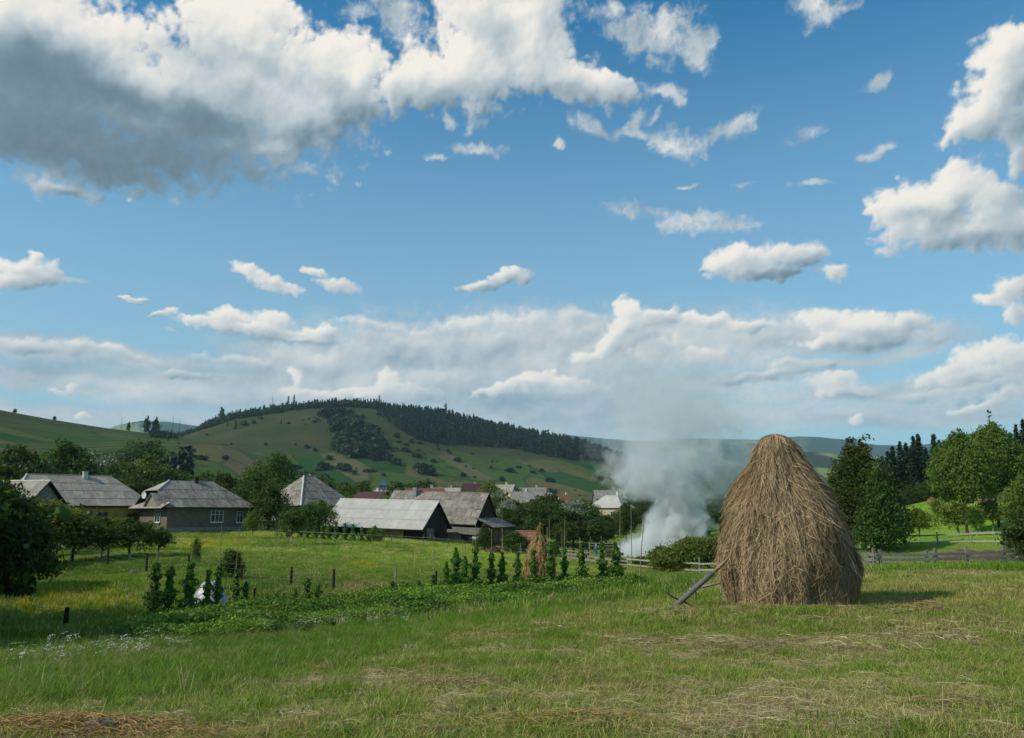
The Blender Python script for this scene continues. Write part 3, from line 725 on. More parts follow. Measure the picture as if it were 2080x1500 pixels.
def strand_mesh(name, P, W, mat, tone):
    """ribbons: P (n, k, 3) centre lines, W (n, k, 3) half-width vectors"""
    n, k, _ = P.shape
    V = np.stack([P - W, P + W], 2).reshape(n, 2 * k, 3)
    base = np.arange(n)[:, None, None] * 2 * k; j = np.arange(k - 1)[None, :, None] * 2
    F = base + j + np.array([0, 1, 3, 2])[None, None, :]
    me = mesh_from(name, V.reshape(-1, 3), F.reshape(-1, 4), 4)
    add_attr(me, 'tone', np.repeat(np.clip(tone, 0, 1), k - 1), 'FACE'); me.materials.append(mat)
    return me
TERRAIN = build_terrain(); TERRAIN.data.materials.append(GM)
# ------------------------------------------------------------------ trees
def lobes_crown(lobes, n, clusters, seed, sig=.16, shell=.62):
    """leaf positions in clumps over the shells of a few overlapping lobes"""
    r = np.random.default_rng(seed)
    L = np.array(lobes, float); vol = (L[:, 3] * L[:, 4] * L[:, 5]) ** (2 / 3.); vol /= vol.sum()
    k = r.choice(len(L), clusters, p=vol)
    d = unit(r.normal(size=(clusters, 3))); d[:, 2] = np.where(d[:, 2] < -.55, -d[:, 2] * .5, d[:, 2])
    rad = r.uniform(shell, 1.0, clusters) ** .6 * r.uniform(.85, 1.12, clusters)
    cc = L[k, :3] + d * L[k, 3:6] * rad[:, None]; cn = d
    ct = r.uniform(0, 1, clusters)
    j = r.integers(0, clusters, n)
    sz = (L[k][:, 3:6].mean(1) * sig)[j, None] * r.uniform(.7, 1.5, clusters)[j, None]
    g = r.normal(size=(n, 3)) * [1, 1, .62]
    C = cc[j] + g * sz
    return C, cn[j] * 0.9 + [0, 0, .35], ct[j]
def branch_mesh(name, H, r0, tips, seed, mat, fork=.35):
    r = np.random.default_rng(seed); mb = MB()
    top = Vector((r.normal(0, .03) * H, r.normal(0, .03) * H, H))
    mid = Vector((r.normal(0, .015) * H, r.normal(0, .015) * H, H * .45))
    mb.tube([(0, 0, -.35), (0, 0, .05), mid * .5 + Vector((0, 0, 0)), mid, (mid + top) / 2, top], [r0 * 1.35, r0 * 1.1, r0 * .9, r0 * .7, r0 * .4, r0 * .1], 8)
    for t in tips:
        t = Vector(t); f = min(max(t.z / H * fork + r.uniform(0, .25), .12), .8); s = mid * (f / .45) if f < .45 else mid + (top - mid) * ((f - .45) / .55)
        m = (s + t) / 2 + Vector((0, 0, H * .02)); rr = r0 * (.5 if f < .45 else .28)
        mb.tube([s, s + (m - s) * .5, m, t], [rr, rr * .8, rr * .55, rr * .15], 5)
    return mb.mesh(name, mat, True)
PROTO = {}
def make_proto(key, lobes, n, clusters, leaf, mat, H, r0, bark, seed, sig=.16, shell=.62, spread=1.0, aspect=1.7, hang=0., lime=False):
    C, N, t = lobes_crown(lobes, n, clusters, seed, sig, shell)
    crown = leaf_mesh(key + '_crown', C, mat, leaf, N, spread, t * .8 + .1, aspect, seed, hang)
    rr = np.random.default_rng(seed + 5); L = np.array(lobes)
    tips = [tuple(L[i, :3] + unit(rr.normal(size=3)) * L[i, 3:6] * .6) for i in rr.integers(0, len(L), 12)]
    trunk = branch_mesh(key + '_trunk', H * .82, r0, tips, seed, bark)
    lm = None
    if lime: lm = MB().tube([(0, 0, -.2), (0, 0, .9)], [r0 * 1.42, r0 * 1.12], 8).mesh(key + '_lime', M_LIME)
    PROTO[key] = (crown, trunk, H, lm)
def rlobes(seed, H, W, base, n, kind='round'):
    r = np.random.default_rng(seed); out = []
    for i in range(n):
        t = (i + .5) / n
        z = base + (H - base) * (.12 + .76 * t)
        prof = math.sin(math.pi * min(1, (.22 + t * .80))) ** .7 if kind == 'round' else (1 - t) ** .65 * .95 + .12
        a = i * 2.4 + r.uniform(0, 1); q = W * .5 * prof
        rad = q * r.uniform(.5, .7) + W * .07
        o = max(0, q - rad * .75)
        out.append((math.cos(a) * o, math.sin(a) * o, z, rad, rad, rad * r.uniform(.7, .95)))
    out.append((0, 0, base + (H - base) * .5, W * .26, W * .26, (H - base) * .36)); out.append((r.normal(0, .05) * W, 0, H - W * .15, W * .16, W * .16, W * .15))
    return out
for s_ in range(3):
    make_proto('broad%d' % s_, rlobes(10 + s_, 12, 9.0, 2.2, 15), 10000, 520, .27, (M_LEAF, M_LEAFD, M_LEAF)[s_], 12, .26, M_BARK, 30 + s_, .20)
    make_proto('round%d' % s_, rlobes(20 + s_, 7, 6.2, .9, 11), 6500, 360, .21, (M_LEAF, M_LEAFD, M_LEAFB)[s_], 7, .16, M_BARK, 40 + s_, .20)
    make_proto('pale%d' % s_, rlobes(25 + s_, 7, 6.0, .8, 11), 5500, 330, .20, (M_LEAFY, M_LEAFB, M_SILVER)[s_], 7, .14, M_BARK, 45 + s_, .20)
for s_ in range(2):
    make_proto('fruit%d' % s_, rlobes(50 + s_, 4.0, 3.6, 1.15, 9), 4200, 240, .125, (M_LEAF, M_LEAFY)[s_], 4, .085, M_BARK, 60 + s_, .2, lime=True)
    make_proto('bush%d' % s_, rlobes(70 + s_, 2.4, 3.0, .0, 8), 4200, 260, .13, (M_LEAFB, M_LEAF)[s_], 2.4, .05, M_BARK, 80 + s_, .22)
    make_proto('tiny%d' % s_, rlobes(75 + s_, 6, 6.5, .0, 6), 420, 60, .95, (M_LEAFH, M_LEAFD)[s_], 6, .15, M_BARK, 85 + s_, .22)
make_proto('columnar', rlobes(90, 11.4, 7.4, .3, 22, 'cone'), 24000, 1100, .165, M_LEAF, 11.4, .2, M_BARKG, 91, .19, hang=.8, aspect=2.0)
make_proto('columnar1', rlobes(94, 9.0, 5.4, .2, 16, 'cone'), 12000, 650, .165, M_LEAF, 9, .15, M_BARKG, 95, .19, hang=.8, aspect=2.0)
make_proto('maple', rlobes(92, 14.5, 9.4, 3.8, 24), 34000, 1050, .24, M_LEAFB, 14.5, .24, M_BARK, 93, .17)
make_proto('willow', [(0, 0, 1.2, 1.7, 1.4, 1.2), (1.3, .2, 1.5, 1.3, 1.2, 1.1), (-1.3, 0, .9, 1.2, 1.1, 1.0), (2.3, 0, 1.4, 1.1, 1.0, 1.3), (-2.2, .1, .7, 1.0, .9, .8), (.4, .6, 2.0, .9, .9, .8)], 15000, 700, .12, M_LEAFY, 2.8, .06, M_BARK, 97, .25, hang=1.2, aspect=2.6)

def spruce_mesh(key, H, W, whorls, per, cards, size, seed, mat=None):
    r = np.random.default_rng(seed); C = []; D = []; T = []
    for i in range(whorls):
        t = i / whorls; z = H * (.06 + .93 * t); L = W * .5 * (1 - t) ** .95 + W * .015
        for j in range(per if t < .8 else max(3, per - 2)):
            a = j * 2 * math.pi / per + i * .9 + r.uniform(-.4, .4); l = L * r.uniform(.6, 1.12)
            dr = np.array([math.cos(a), math.sin(a), -.28])
            k = max(2, int(cards * (.3 + .7 * (1 - t)))); f = r.uniform(.12, 1, k)[:, None]
            c = np.array([0, 0, z]) + dr * l * f + [0, 0, 1] * (l * .16 * f ** 2) + r.normal(0, size * .35, (k, 3))
            C.append(c); D.append(np.repeat([[0, 0, 1.0]], k, 0) + dr * .4); T.append(np.full(k, r.uniform(.1, .9)))
    C, D, T = map(np.concatenate, (C, D, T))
    crown = leaf_mesh(key + '_crown', C, mat or M_NEEDLE, size, D, .8, T, 1.7, seed, 1.0)
    trunk = MB().tube([(0, 0, -1), (0, 0, H * .5), (0, 0, H * 1.0)], [W * .045, W * .028, .02], 6).mesh(key + '_trunk', M_BARK)
    PROTO[key] = (crown, trunk, H, None)
spruce_mesh('spruce0', 17, 7.4, 40, 9, 17, .33, 3); spruce_mesh('spruce1', 17, 6.4, 44, 8, 15, .33, 4)
spruce_mesh('farspruce0', 18, 6.5, 13, 5, 4, 1.35, 5); spruce_mesh('farspruce1', 18, 5.2, 14, 5, 4, 1.2, 6); spruce_mesh('farspruce2', 18, 7.2, 12, 6, 4, 1.4, 7)
spruce_mesh('bare_spruce', 18, 3.4, 16, 4, 1, .5, 8)

def tree(key, name, label, cat, loc, H=None, wide=1.0, rz=None, group=None, mat=None):
    crown, trunk, h0, lm = PROTO[key]
    s = (H / h0) if H else 1.0
    t = empty(name, loc, float(rng.uniform(0, 6.28)) if rz is None else rz); t.scale = (s * wide, s * wide, s)
    c = add('crown', crown, t); add('trunk', trunk, t)
    if lm: add('limewash_band', lm, t)
    return tag(t, label, cat, group)
# ------------------------------------------------------------------ grass, hay and weeds (planted as instances: nobody could count them)
HIDDEN = {}
def tuft(key, n, h, spread, width, lean, mat, seed, flat=0.0, segs=3):
    r = np.random.default_rng(seed)
    b0 = np.zeros((n, 3)); a = r.uniform(0, 6.283, n); q = np.sqrt(r.uniform(0, 1, n)) * spread
    b0[:, 0] = np.cos(a) * q; b0[:, 1] = np.sin(a) * q; b0[:, 2] = -.02
    hh = h * r.uniform(.45, 1.15, n); la = r.uniform(0, 6.283, n); ld = np.stack([np.cos(la), np.sin(la), 0 * la], 1) * (lean * r.uniform(.2, 1.3, n))[:, None]
    t = np.linspace(0, 1, segs + 1)[None, :, None]
    up = np.array([0, 0, 1.0])
    P = b0[:, None] + up * hh[:, None, None] * (t - .28 * lean * t ** 2) + ld[:, None] * hh[:, None, None] * t ** 2
    if flat:
        P = b0[:, None] + (ld[:, None] / max(lean, .01)) * hh[:, None, None] * (t - .5) + up * (.02 + flat * r.uniform(0, 1, n)[:, None, None] * np.sin(t * 3.1)) + r.normal(0, .05 * h, (n, 1, 3)) * t ** 2 * [1, 1, .3]
    w = np.stack([-np.sin(la + r.normal(0, .8, n)), np.cos(la), r.normal(0, .25 if not flat else .6, n)], 1); w = unit(w)
    W = w[:, None] * (width * .5 * (1 - .85 * t ** 1.5))
    me = strand_mesh(key, P, W, mat, r.uniform(0, 1, n))
    o = bpy.data.objects.new(key, me); HIDDEN.setdefault(key[:-1], []).append(o)
def broadleaf(key, n, h, spread, size, seed):
    r = np.random.default_rng(seed); C = np.stack([r.normal(0, spread * .5, n), r.normal(0, spread * .5, n), h * r.uniform(.1, 1, n) ** .8], 1)
    o = bpy.data.objects.new(key, leaf_mesh(key, C, M_BLADE, size, np.repeat([[0, 0, 1.2]], n, 0), .8, None, 1.4, seed)); HIDDEN.setdefault(key[:-1], []).append(o)
def flowerhead(key, n, h, spread, size, seed):
    r = np.random.default_rng(seed); C = []
    for i in range(n):
        c = np.array([*r.normal(0, spread, 2), h * r.uniform(.75, 1.1)]); C.append(c + r.normal(0, 1, (9, 3)) * [size * 1.6, size * 1.6, size * .3])
    C = np.concatenate(C); o = bpy.data.objects.new(key, leaf_mesh(key, C, M_BLADE, size, np.repeat([[0, 0, 2.5]], len(C), 0), .4, None, 1.0, seed)); HIDDEN.setdefault(key[:-1], []).append(o)
for k_ in range(3):
    tuft('shortgrass%d' % k_, 26, .085, .11, .0052, .8, M_BLADE, 500 + k_)
    tuft('midgrass%d' % k_, 34, .17, .14, .0065, .7, M_BLADE, 510 + k_)
    tuft('tallgrass%d' % k_, 44, .38, .22, .0085, .55, M_BLADE, 520 + k_)
    tuft('fargrass%d' % k_, 46, .30, .60, .030, .5, M_BLADE, 530 + k_, segs=2)
    tuft('hay%d' % k_, 26, .30, .16, .0045, 1.0, M_DRY, 540 + k_, flat=.035)
    tuft('farhay%d' % k_, 34, .55, .55, .018, 1.0, M_DRY, 550 + k_, flat=.06, segs=2)
    tuft('stalk%d' % k_, 7, .62, .12, .006, .6, M_DRY, 560 + k_, segs=5)
    broadleaf('weed%d' % k_, 110, .55, .42, .085, 570 + k_)
    flowerhead('bloom%d' % k_, 5, .46, .16, .016, 580 + k_)

def scatter(name, kinds, x, y, scale, tint, seed, tilt=.12, dz=0.0):
    """kinds: key of a set of three tufts; x, y, scale, tint (n, 3) arrays"""
    r = np.random.default_rng(seed); n = len(x)
    z = height(x, y) + dz
    me = bpy.data.meshes.new(name); me.vertices.add(n); me.vertices.foreach_set('co', np.stack([x, y, z], 1).astype(np.float32).ravel())
    add_attr(me, 'scl', scale); me.attributes.new('pick', 'INT', 'POINT').data.foreach_set('value', r.integers(0, 3, n).astype(np.int32))
    rot = np.stack([r.normal(0, tilt, n), r.normal(0, tilt, n), r.uniform(0, 6.283, n)], 1); add_attr(me, 'rot', rot, 'POINT', 'FLOAT_VECTOR')
    t4 = np.concatenate([np.clip(tint, 0, 1), np.ones((n, 1))], 1); add_attr(me, 'tint', t4, 'POINT', 'FLOAT_COLOR')
    o = bpy.data.objects.new(name, me); COL.objects.link(o); o['kind'] = 'stuff'
    g = bpy.data.node_groups.new(name, 'GeometryNodeTree'); g.is_modifier = True
    g.interface.new_socket('Geometry', in_out='INPUT', socket_type='NodeSocketGeometry'); g.interface.new_socket('Geometry', in_out='OUTPUT', socket_type='NodeSocketGeometry')
    N = g.nodes; Lk = g.links.new
    gi, go = N.new('NodeGroupInput'), N.new('NodeGroupOutput')
    join = N.new('GeometryNodeGeometryToInstance')
    for ob in HIDDEN[kinds]:
        oi = N.new('GeometryNodeObjectInfo'); oi.inputs['Object'].default_value = ob; Lk(oi.outputs['Geometry'], join.inputs[0])
    def na(nm, ty):
        a = N.new('GeometryNodeInputNamedAttribute'); a.data_type = ty; a.inputs['Name'].default_value = nm; return a.outputs[0]
    # each variant as its own instance reference
    m2p = N.new('GeometryNodeMeshToPoints'); Lk(gi.outputs[0], m2p.inputs[0])
    outj = N.new('GeometryNodeJoinGeometry')
    N.remove(join)
    for i, ob in enumerate(HIDDEN[kinds]):
        oi = N.new('GeometryNodeObjectInfo'); oi.inputs['Object'].default_value = ob; oi.inputs['As Instance'].default_value = True
        cmp_ = N.new('FunctionNodeCompare'); cmp_.data_type = 'INT'; cmp_.operation = 'EQUAL'
        ins = [s for s in cmp_.inputs if s.type == 'INT']; Lk(na('pick', 'INT'), ins[0]); ins[1].default_value = i
        ip = N.new('GeometryNodeInstanceOnPoints'); Lk(m2p.outputs[0], ip.inputs['Points']); Lk(cmp_.outputs[0], ip.inputs['Selection']); Lk(oi.outputs['Geometry'], ip.inputs['Instance'])
        Lk(na('rot', 'FLOAT_VECTOR'), ip.inputs['Rotation']); Lk(na('scl', 'FLOAT'), ip.inputs['Scale'])
        Lk(ip.outputs[0], outj.inputs[0])
    Lk(outj.outputs[0], go.inputs[0])
    o.modifiers.new('planting', 'NODES').node_group = g
    return o

def wedge(n, r0, r1, seed, a0=-.66, a1=.66, power=1.0):
    r = np.random.default_rng(seed); u = r.uniform(0, 1, n)
    rr = (r0 ** (2 - power) + u * (r1 ** (2 - power) - r0 ** (2 - power))) ** (1 / (2 - power)) if power < 2 else r0 * (r1 / r0) ** u
    a = r.uniform(a0, a1, n); return rr * np.sin(a), rr * np.cos(a)
def lerp3(a, b, t): return np.array(a) + (np.array(b) - np.array(a)) * np.clip(t, 0, 1)[:, None]

def dryness(x, y):
    """how much dry cut grass lies at a place of the mown field"""
    return fbm(x / 2.6 + 5, y / 1.7 + 3, 4, .55, 600) * 1.6 + fbm(x / .6, y / .6, 3, .5, 601) * .7
def build_grass():
    def near_things(x, y): return (np.hypot(x - HS.x, y - HS.y) < 1.5)
    G1, G2 = (0.100, 0.205, 0.012), (0.225, 0.320, 0.032)
    S1, S2 = (0.29, 0.24, 0.085), (0.52, 0.43, 0.19)
    # mown field: short green regrowth with straw-coloured stubble
    for name, kinds, n, r0, r1, sc, sd in (('mown_grass', 'shortgrass', 30000, 4.8, 17, 1.0, 1), ('mown_grass', 'midgrass', 6500, 4.8, 22, .95, 2), ('mown_grass', 'shortgrass', 34000, 17, 40, 1.7, 3), ('mown_grass', 'fargrass', 26000, 22, 70, .45, 4)):
        x, y = wedge(n, r0, r1, 700 + sd, power=.7 if r1 < 20 else .3)
        d = dryness(x, y); k = mown_mask(x + np.random.default_rng(sd + 3).normal(0, .5, n), y + np.random.default_rng(sd + 4).normal(0, .6, n)) & ~near_things(x, y)
        keep = k & (np.random.default_rng(sd).uniform(0, 1, n) < (1.0 if kinds != 'midgrass' else .25) * np.clip(.95 - d * 1.0, .25, 1))
        if kinds == 'midgrass': keep = k & (fbm(x / .9, y / .9, 3, .5, 602) > .10)
        x, y, d = x[keep], y[keep], d[keep]; r = np.random.default_rng(sd + 9)
        t = lerp3(G1, G2, r.uniform(0, 1, len(x))); w = np.clip(.32 + d * 1.15 + r.normal(0, .22, len(x)), 0, 1)
        w = np.where(r.uniform(0, 1, len(x)) < .26, .9, w) if kinds != 'midgrass' else w * .2
        t = t * (1 - w[:, None]) + lerp3(S1, S2, r.uniform(0, 1, len(x))) * w[:, None]
        scatter(name, kinds, x, y, sc * r.uniform(.7, 1.35, len(x)) * (1 + .25 * fbm(x, y, 2, .5, 603)), t, sd)
    # loose hay on the stubble
    for kinds, n, r0, r1, sc, sd in (('hay', 11000, 4.8, 16, .8, 11), ('farhay', 9000, 14, 60, .62, 12)):
        x, y = wedge(n, r0, r1, 720 + sd, power=.7); d = dryness(x, y)
        heap = fbm(x / 1.1 + 9, y / 1.1, 3, .5, 604)
        left = np.exp(-(((x + 3.6) / 1.3) ** 2 + ((y - 6.0) / .6) ** 2))
        keep = mown_mask(x, y) & (d + heap * .8 + left * 1.2 + np.random.default_rng(5).normal(0, .25, n) > .20); x, y, d, left = x[keep], y[keep], d[keep], left[keep]; r = np.random.default_rng(sd)
        red = np.clip(left + (fbm(x / 2, y / 2, 3, .5, 605) > .12) * .7, 0, 1)
        t = lerp3((0.34, 0.27, 0.145), (0.54, 0.45, 0.28), r.uniform(0, 1, len(x))); t = t * (1 - red[:, None]) + lerp3((0.22, 0.14, 0.08), (0.36, 0.24, 0.14), r.uniform(0, 1, len(x))) * red[:, None]
        scatter('loose_hay', kinds, x, y, sc * r.uniform(.6, 1.3, len(x)), t, sd, .1, .01)
    # unmown grass
    T1, T2 = (0.072, 0.155, 0.010), (0.175, 0.295, 0.026)
    for name, kinds, n, r0, r1, sc, sd in (('tall_grass', 'midgrass', 17000, 5, 20, 1.0, 21), ('tall_grass', 'tallgrass', 12000, 10, 34, .55, 22), ('tall_grass', 'fargrass', 42000, 26, 72, .95, 23), ('meadow_grass', 'fargrass', 36000, 60, 125, 1.2, 24)):
        x, y = wedge(n, r0, r1, 740 + sd, power=.6 if r1 < 40 else .2)
        k = ~mown_mask(x + np.random.default_rng(sd).normal(0, .45, n), y + np.random.default_rng(sd + 1).normal(0, .55, n))
        if sd == 24: k &= ~((x > 22) & (y > 66))
        gd = inside(GARDEN, x, y); k &= ~gd | (np.random.default_rng(sd).uniform(0, 1, n) < .3)
        x, y = x[k], y[k]; r = np.random.default_rng(sd)
        L = fbm(x / 6, y / 9, 4, .5, 610); t = lerp3(T1, T2, .5 + 1.4 * L + r.normal(0, .22, len(x)))
        st_ = r.uniform(0, 1, len(x)) < .16 + .5 * np.clip(fbm(x / 2.2, y / 3, 4, .55, 615), 0, 1); t[st_] = lerp3((.26, .24, .09), (.42, .37, .18), r.uniform(0, 1, st_.sum()))
        if sd >= 23:
            t = t * lerp3((1, 1, 1), (2.0, 1.62, 1.9), np.clip((y - 46) / 40, 0, 1) * np.clip(.8 + 2 * L, 0, 1))
            yf = np.zeros(len(x), bool)
            for p in YELLOW: yf |= inside(p, x + 3 * fbm(x / 3, y / 3, 3, .5, 5), y + 6 * fbm(x / 3, y / 3, 3, .5, 6))
            yf &= r.uniform(0, 1, len(x)) < .5; t[yf] = lerp3((.30, .28, .02), (.46, .40, .02), r.uniform(0, 1, yf.sum()))
            dw = inside(DRYWEED, x, y) & (r.uniform(0, 1, len(x)) < .7); t[dw] = lerp3((.26, .20, .08), (.40, .31, .14), r.uniform(0, 1, dw.sum()))
        h = sc * r.uniform(.7, 1.3, len(x)) * (.5 if sd == 24 else 1)
        if sd == 23: h = np.where(y > 46, h * .55, h)
        scatter(name, kinds, x, y, h, t, sd)
    # right-hand slope: short sunny meadow
    x, y = wedge(16000, 74, 175, 760, .42, .70, power=.2); k = (y > 70); x, y = x[k], y[k]; r = np.random.default_rng(31)
    t = lerp3((0.15, 0.30, 0.030), (0.34, 0.46, 0.075), .5 + 1.5 * fbm(x / 8, y / 12, 4, .5, 611) + r.normal(0, .2, len(x)))
    scatter('meadow_grass', 'fargrass', x, y, r.uniform(.35, .8, len(x)), t, 31)
    # potato rows and weeds of the garden
    x, y = wedge(24000, 22, 46, 770, -.62, .20, power=.3); k = inside(GARDEN, x + 2.5 * fbm(x / 2, y / 2, 3, .5, 5) + np.random.default_rng(8).normal(0, .3, len(x)), y + 2.2 * fbm(x / 2, y / 2, 3, .5, 6) + np.random.default_rng(9).normal(0, .35, len(x))) & (fbm(x / 1.3, y / 1.3, 3, .5, 616) > -.14); x, y = x[k], y[k]; r = np.random.default_rng(32)
    t = lerp3((0.042, 0.108, 0.012), (0.18, 0.285, 0.035), .5 + 1.8 * fbm(x / 2.2, y / 2.2, 4, .55, 612) + r.normal(0, .12, len(x)))
    scatter('garden_plants', 'weed', x, y, r.uniform(.35, .9, len(x)) * (1 + .9 * fbm(x / 1.8, y / 1.8, 2, .5, 613)), t, 32)
    # white flower heads standing in the tall grass, in drifts
    r = np.random.default_rng(33); X = []; Y = []
    for (px, py, sx, sy, n) in ((250, 1350, .75, .35, 26), (110, 1365, .9, .25, 14), (60, 1372, .5, .3, 8), (690, 1283, .9, .6, 34), (610, 1292, .6, .4, 12), (560, 1300, .6, .4, 8), (820, 1283, .6, .4, 6), (870, 1258, .9, .5, 8), (560, 1200, 2.6, .7, 26), (60, 1240, 3, 1.5, 20), (160, 1256, 2.5, .6, 16), (330, 1352, .3, .2, 10), (1180, 1230, .8, .4, 5)):
        wx, wy = hit(px, py); n = int(n * .62); X += list(r.normal(wx, sx * .7, n)); Y += list(r.normal(wy, sy * .8, n))
    x, y = np.array(X), np.array(Y)
    scatter('white_flowers', 'bloom', x, y, r.uniform(.7, 1.15, len(x)), lerp3((.55, .58, .55), (.8, .82, .78), r.uniform(0, 1, len(x))), 33)
    # tall dry seed stalks
    x, y = wedge(2200, 6, 40, 780, -.62, .62, power=.6); k = fbm(x / 3, y / 3, 3, .5, 614) > .05; x, y = x[k], y[k]; r = np.random.default_rng(34)
    scatter('seed_stalks', 'stalk', x, y, r.uniform(.45, 1.0, len(x)) * np.where(mown_mask(x, y), .55, 1.0), lerp3((.28, .26, .12), (.48, .42, .24), r.uniform(0, 1, len(x))), 34)
# ------------------------------------------------------------------ the big haystack
HS = place(1607, 20.6)
HAY_PROF = [(0.0, 1.42), (.18, 1.45), (.42, 1.50), (.85, 1.56), (1.15, 1.55), (1.6, 1.48), (2.1, 1.36), (2.55, 1.20), (2.95, .99), (3.25, .78), (3.5, .64), (3.75, .54), (3.98, .42), (4.12, .29), (4.2, .13), (4.23, .02)]
def haystack(loc, prof, n, name, label, cat, mat, core_mat, width, slen, lean=(0, 0), seed=1, rough=1.0, segs=5):
    r = np.random.default_rng(seed); hz_, hr_ = np.array(prof).T; H = hz_[-1]
    def surf(a, z):
        q = np.interp(z, hz_, hr_)
        q = q * (1 + rough * (.050 * np.sin(a * 3 + z * 1.3 + seed) + .035 * np.sin(a * 5 - z * 2.1) + .16 * fbm(a * 3.2 + 50 + np.cos(a), z * 1.1, 5, .6, 800 + seed)))
        q = q + rough * .17 * fbm(np.cos(a) * 8 + 30, np.sin(a) * 8 + z * .9, 4, .62, 850 + seed) * np.clip((H - z) * 1.5, 0, 1)
        return np.stack([np.cos(a) * q + lean[0] * (z / H) ** 1.5, np.sin(a) * q + lean[1] * (z / H) ** 1.5, z], -1)
    t = empty(name, loc)
    na, nz = 96, 54
    A2, Z2 = np.meshgrid(np.linspace(0, 2 * math.pi, na + 1), np.linspace(-.05, H, nz)); Vv = surf(A2, Z2); c = np.array([1, 1, 1.0]); Vv = Vv * [.955, .955, .985]
    me = mesh_from(name + '_core', Vv.reshape(-1, 3), grid_faces(nz, na + 1), 4); me.materials.append(core_mat)
    me.polygons.foreach_set('use_smooth', np.ones(len(me.polygons), dtype=bool))
    add('packed_hay', me, t)
    # strands hang in locks that share a direction
    hs = hz_; cum = np.cumsum(np.concatenate([[0], (hr_[1:] + hr_[:-1]) * np.hypot(np.diff(hz_), np.diff(hr_))])); cum /= cum[-1]
    z0 = np.interp(r.uniform(0, 1, n), cum, hs); a0 = r.uniform(0, 2 * math.pi, n)
    lock = np.stack([fbm(a0 * 6 + 20, z0 * 2.2, 3, .55, 810 + seed), fbm(a0 * 14 + 20, z0 * 3.4, 3, .6, 811 + seed)], 1)
    L = slen * r.uniform(.3, 1.3, n) ** 1.2 * np.where(r.uniform(0, 1, n) < .18, .5, 1); side = np.clip(lock[:, 0] * 1.6, -.7, .7) + r.normal(0, .26, n)
    wild = r.uniform(0, 1, n) < .09; side = np.clip(np.where(wild, r.normal(0, .75, n), side), -1.05, 1.05); L = np.minimum(L, (z0 + .04) / np.maximum(np.cos(side), .5)); stick = np.where(r.uniform(0, 1, n) < .07, r.uniform(.03, .16, n), 0)
    ts = np.linspace(0, 1, segs)
    P = np.zeros((n, segs, 3)); ph = r.uniform(0, 6.28, n); lift = .008 + .07 * np.clip(lock[:, 1] * 2 + .3, 0, 1) + np.where(wild, r.uniform(0, .06, n), 0)
    for i, s in enumerate(ts):
        z = z0 - L * s * np.cos(np.clip(side, -1.5, 1.5)); q = np.maximum(np.interp(z, hz_, hr_), .25)
        a = a0 + L * s * np.sin(np.clip(side, -1.5, 1.5)) / q + .022 * np.sin(ph + s * 5) / q
        zz = np.clip(z, .015, H - .005); p = surf(a, zz)
        nn = np.stack([np.cos(a), np.sin(a), 0 * a + .35], 1)
        p = p + unit(nn) * (stick * s ** 1.5 * (1 + .5 * np.sin(ph)) + lift * (.35 + 1.1 * s * (1 - .4 * s)) + .012 * np.sin(ph * 2 + s * 4))[:, None]
        under = np.clip(.03 - z, 0, 1); p += nn * [1, 1, 0] * np.minimum(under, .30)[:, None] * r.uniform(.2, 1.0, n)[:, None]; P[:, i] = p
    d = unit(P[:, -1] - P[:, 0]); out = unit(np.stack([np.cos(a0), np.sin(a0), 0 * a0 + .2], 1) + r.normal(0, .35, (n, 3)))
    w = unit(np.cross(d, out)) * (width * r.uniform(.5, 1.4, n) * .5)[:, None]
    tap = 1 - .7 * np.abs(ts - .35) ** 1.3
    tone = np.clip(.46 + 1.1 * fbm(a0 * 9, z0 * 1.8, 5, .65, 820 + seed) + r.normal(0, .30, n), 0.0, 1)
    add('loose_strands', strand_mesh(name + '_strands', P, w[:, None] * tap[None, :, None], mat, tone), t)['kind'] = 'stuff'
    return tag(t, label, cat)
haystack(HS, HAY_PROF, 90000, 'haystack', 'large conical brown haystack standing in the mown field', 'haystack', M_HAY, M_HAYCORE, .0115, .85, (-.17, 0), 3)
# raked hay left on the stack's right side and round its foot
def hay_litter(name, cx, cy, sx, sy, n, seed, mat, h=.09, L=.42, width=.010, label=None):
    r = np.random.default_rng(seed); x = cx + r.normal(0, sx, n); y = cy + r.normal(0, sy, n)
    z = height(x, y) + r.uniform(0, 1, n) * h * np.exp(-(((x - cx) / sx) ** 2 + ((y - cy) / sy) ** 2) / 2) + .015
    a = r.normal(0.1, .8, n); l = L * r.uniform(.4, 1.2, n); ts = np.linspace(-.5, .5, 4); P = np.zeros((n, 4, 3)); b = r.normal(0, .5, n)
    for i, s in enumerate(ts):
        P[:, i, 0] = x + np.cos(a + b * s) * l * s; P[:, i, 1] = y + np.sin(a + b * s) * l * s; P[:, i, 2] = z + .02 * np.cos(s * 3)
    w = np.stack([-np.sin(a), np.cos(a), r.normal(0, .8, n)], 1); w = unit(w) * width * .5
    o = add(name, strand_mesh(name, P, np.repeat(w[:, None], 4, 1), mat, r.uniform(.1, .9, n))); o['kind'] = 'stuff'; return o
p_ = place(1800, 20.9); hay_litter('raked_hay', p_.x, p_.y, .95, .42, 5200, 1, M_HAYR)
p_ = place(1880, 20.4); hay_litter('raked_hay', p_.x, p_.y, .8, .3, 1800, 11, M_HAYR, .05)
hay_litter('raked_hay', HS.x - .1, HS.y - 1.45, 1.5, .30, 3600, 2, M_HAY, .06, .3)
p_ = Vector((*hit(120, 1492), 0)); hay_litter('raked_hay', p_.x, p_.y, .75, .20, 3600, 3, M_HAYR, .10, .18, .005)
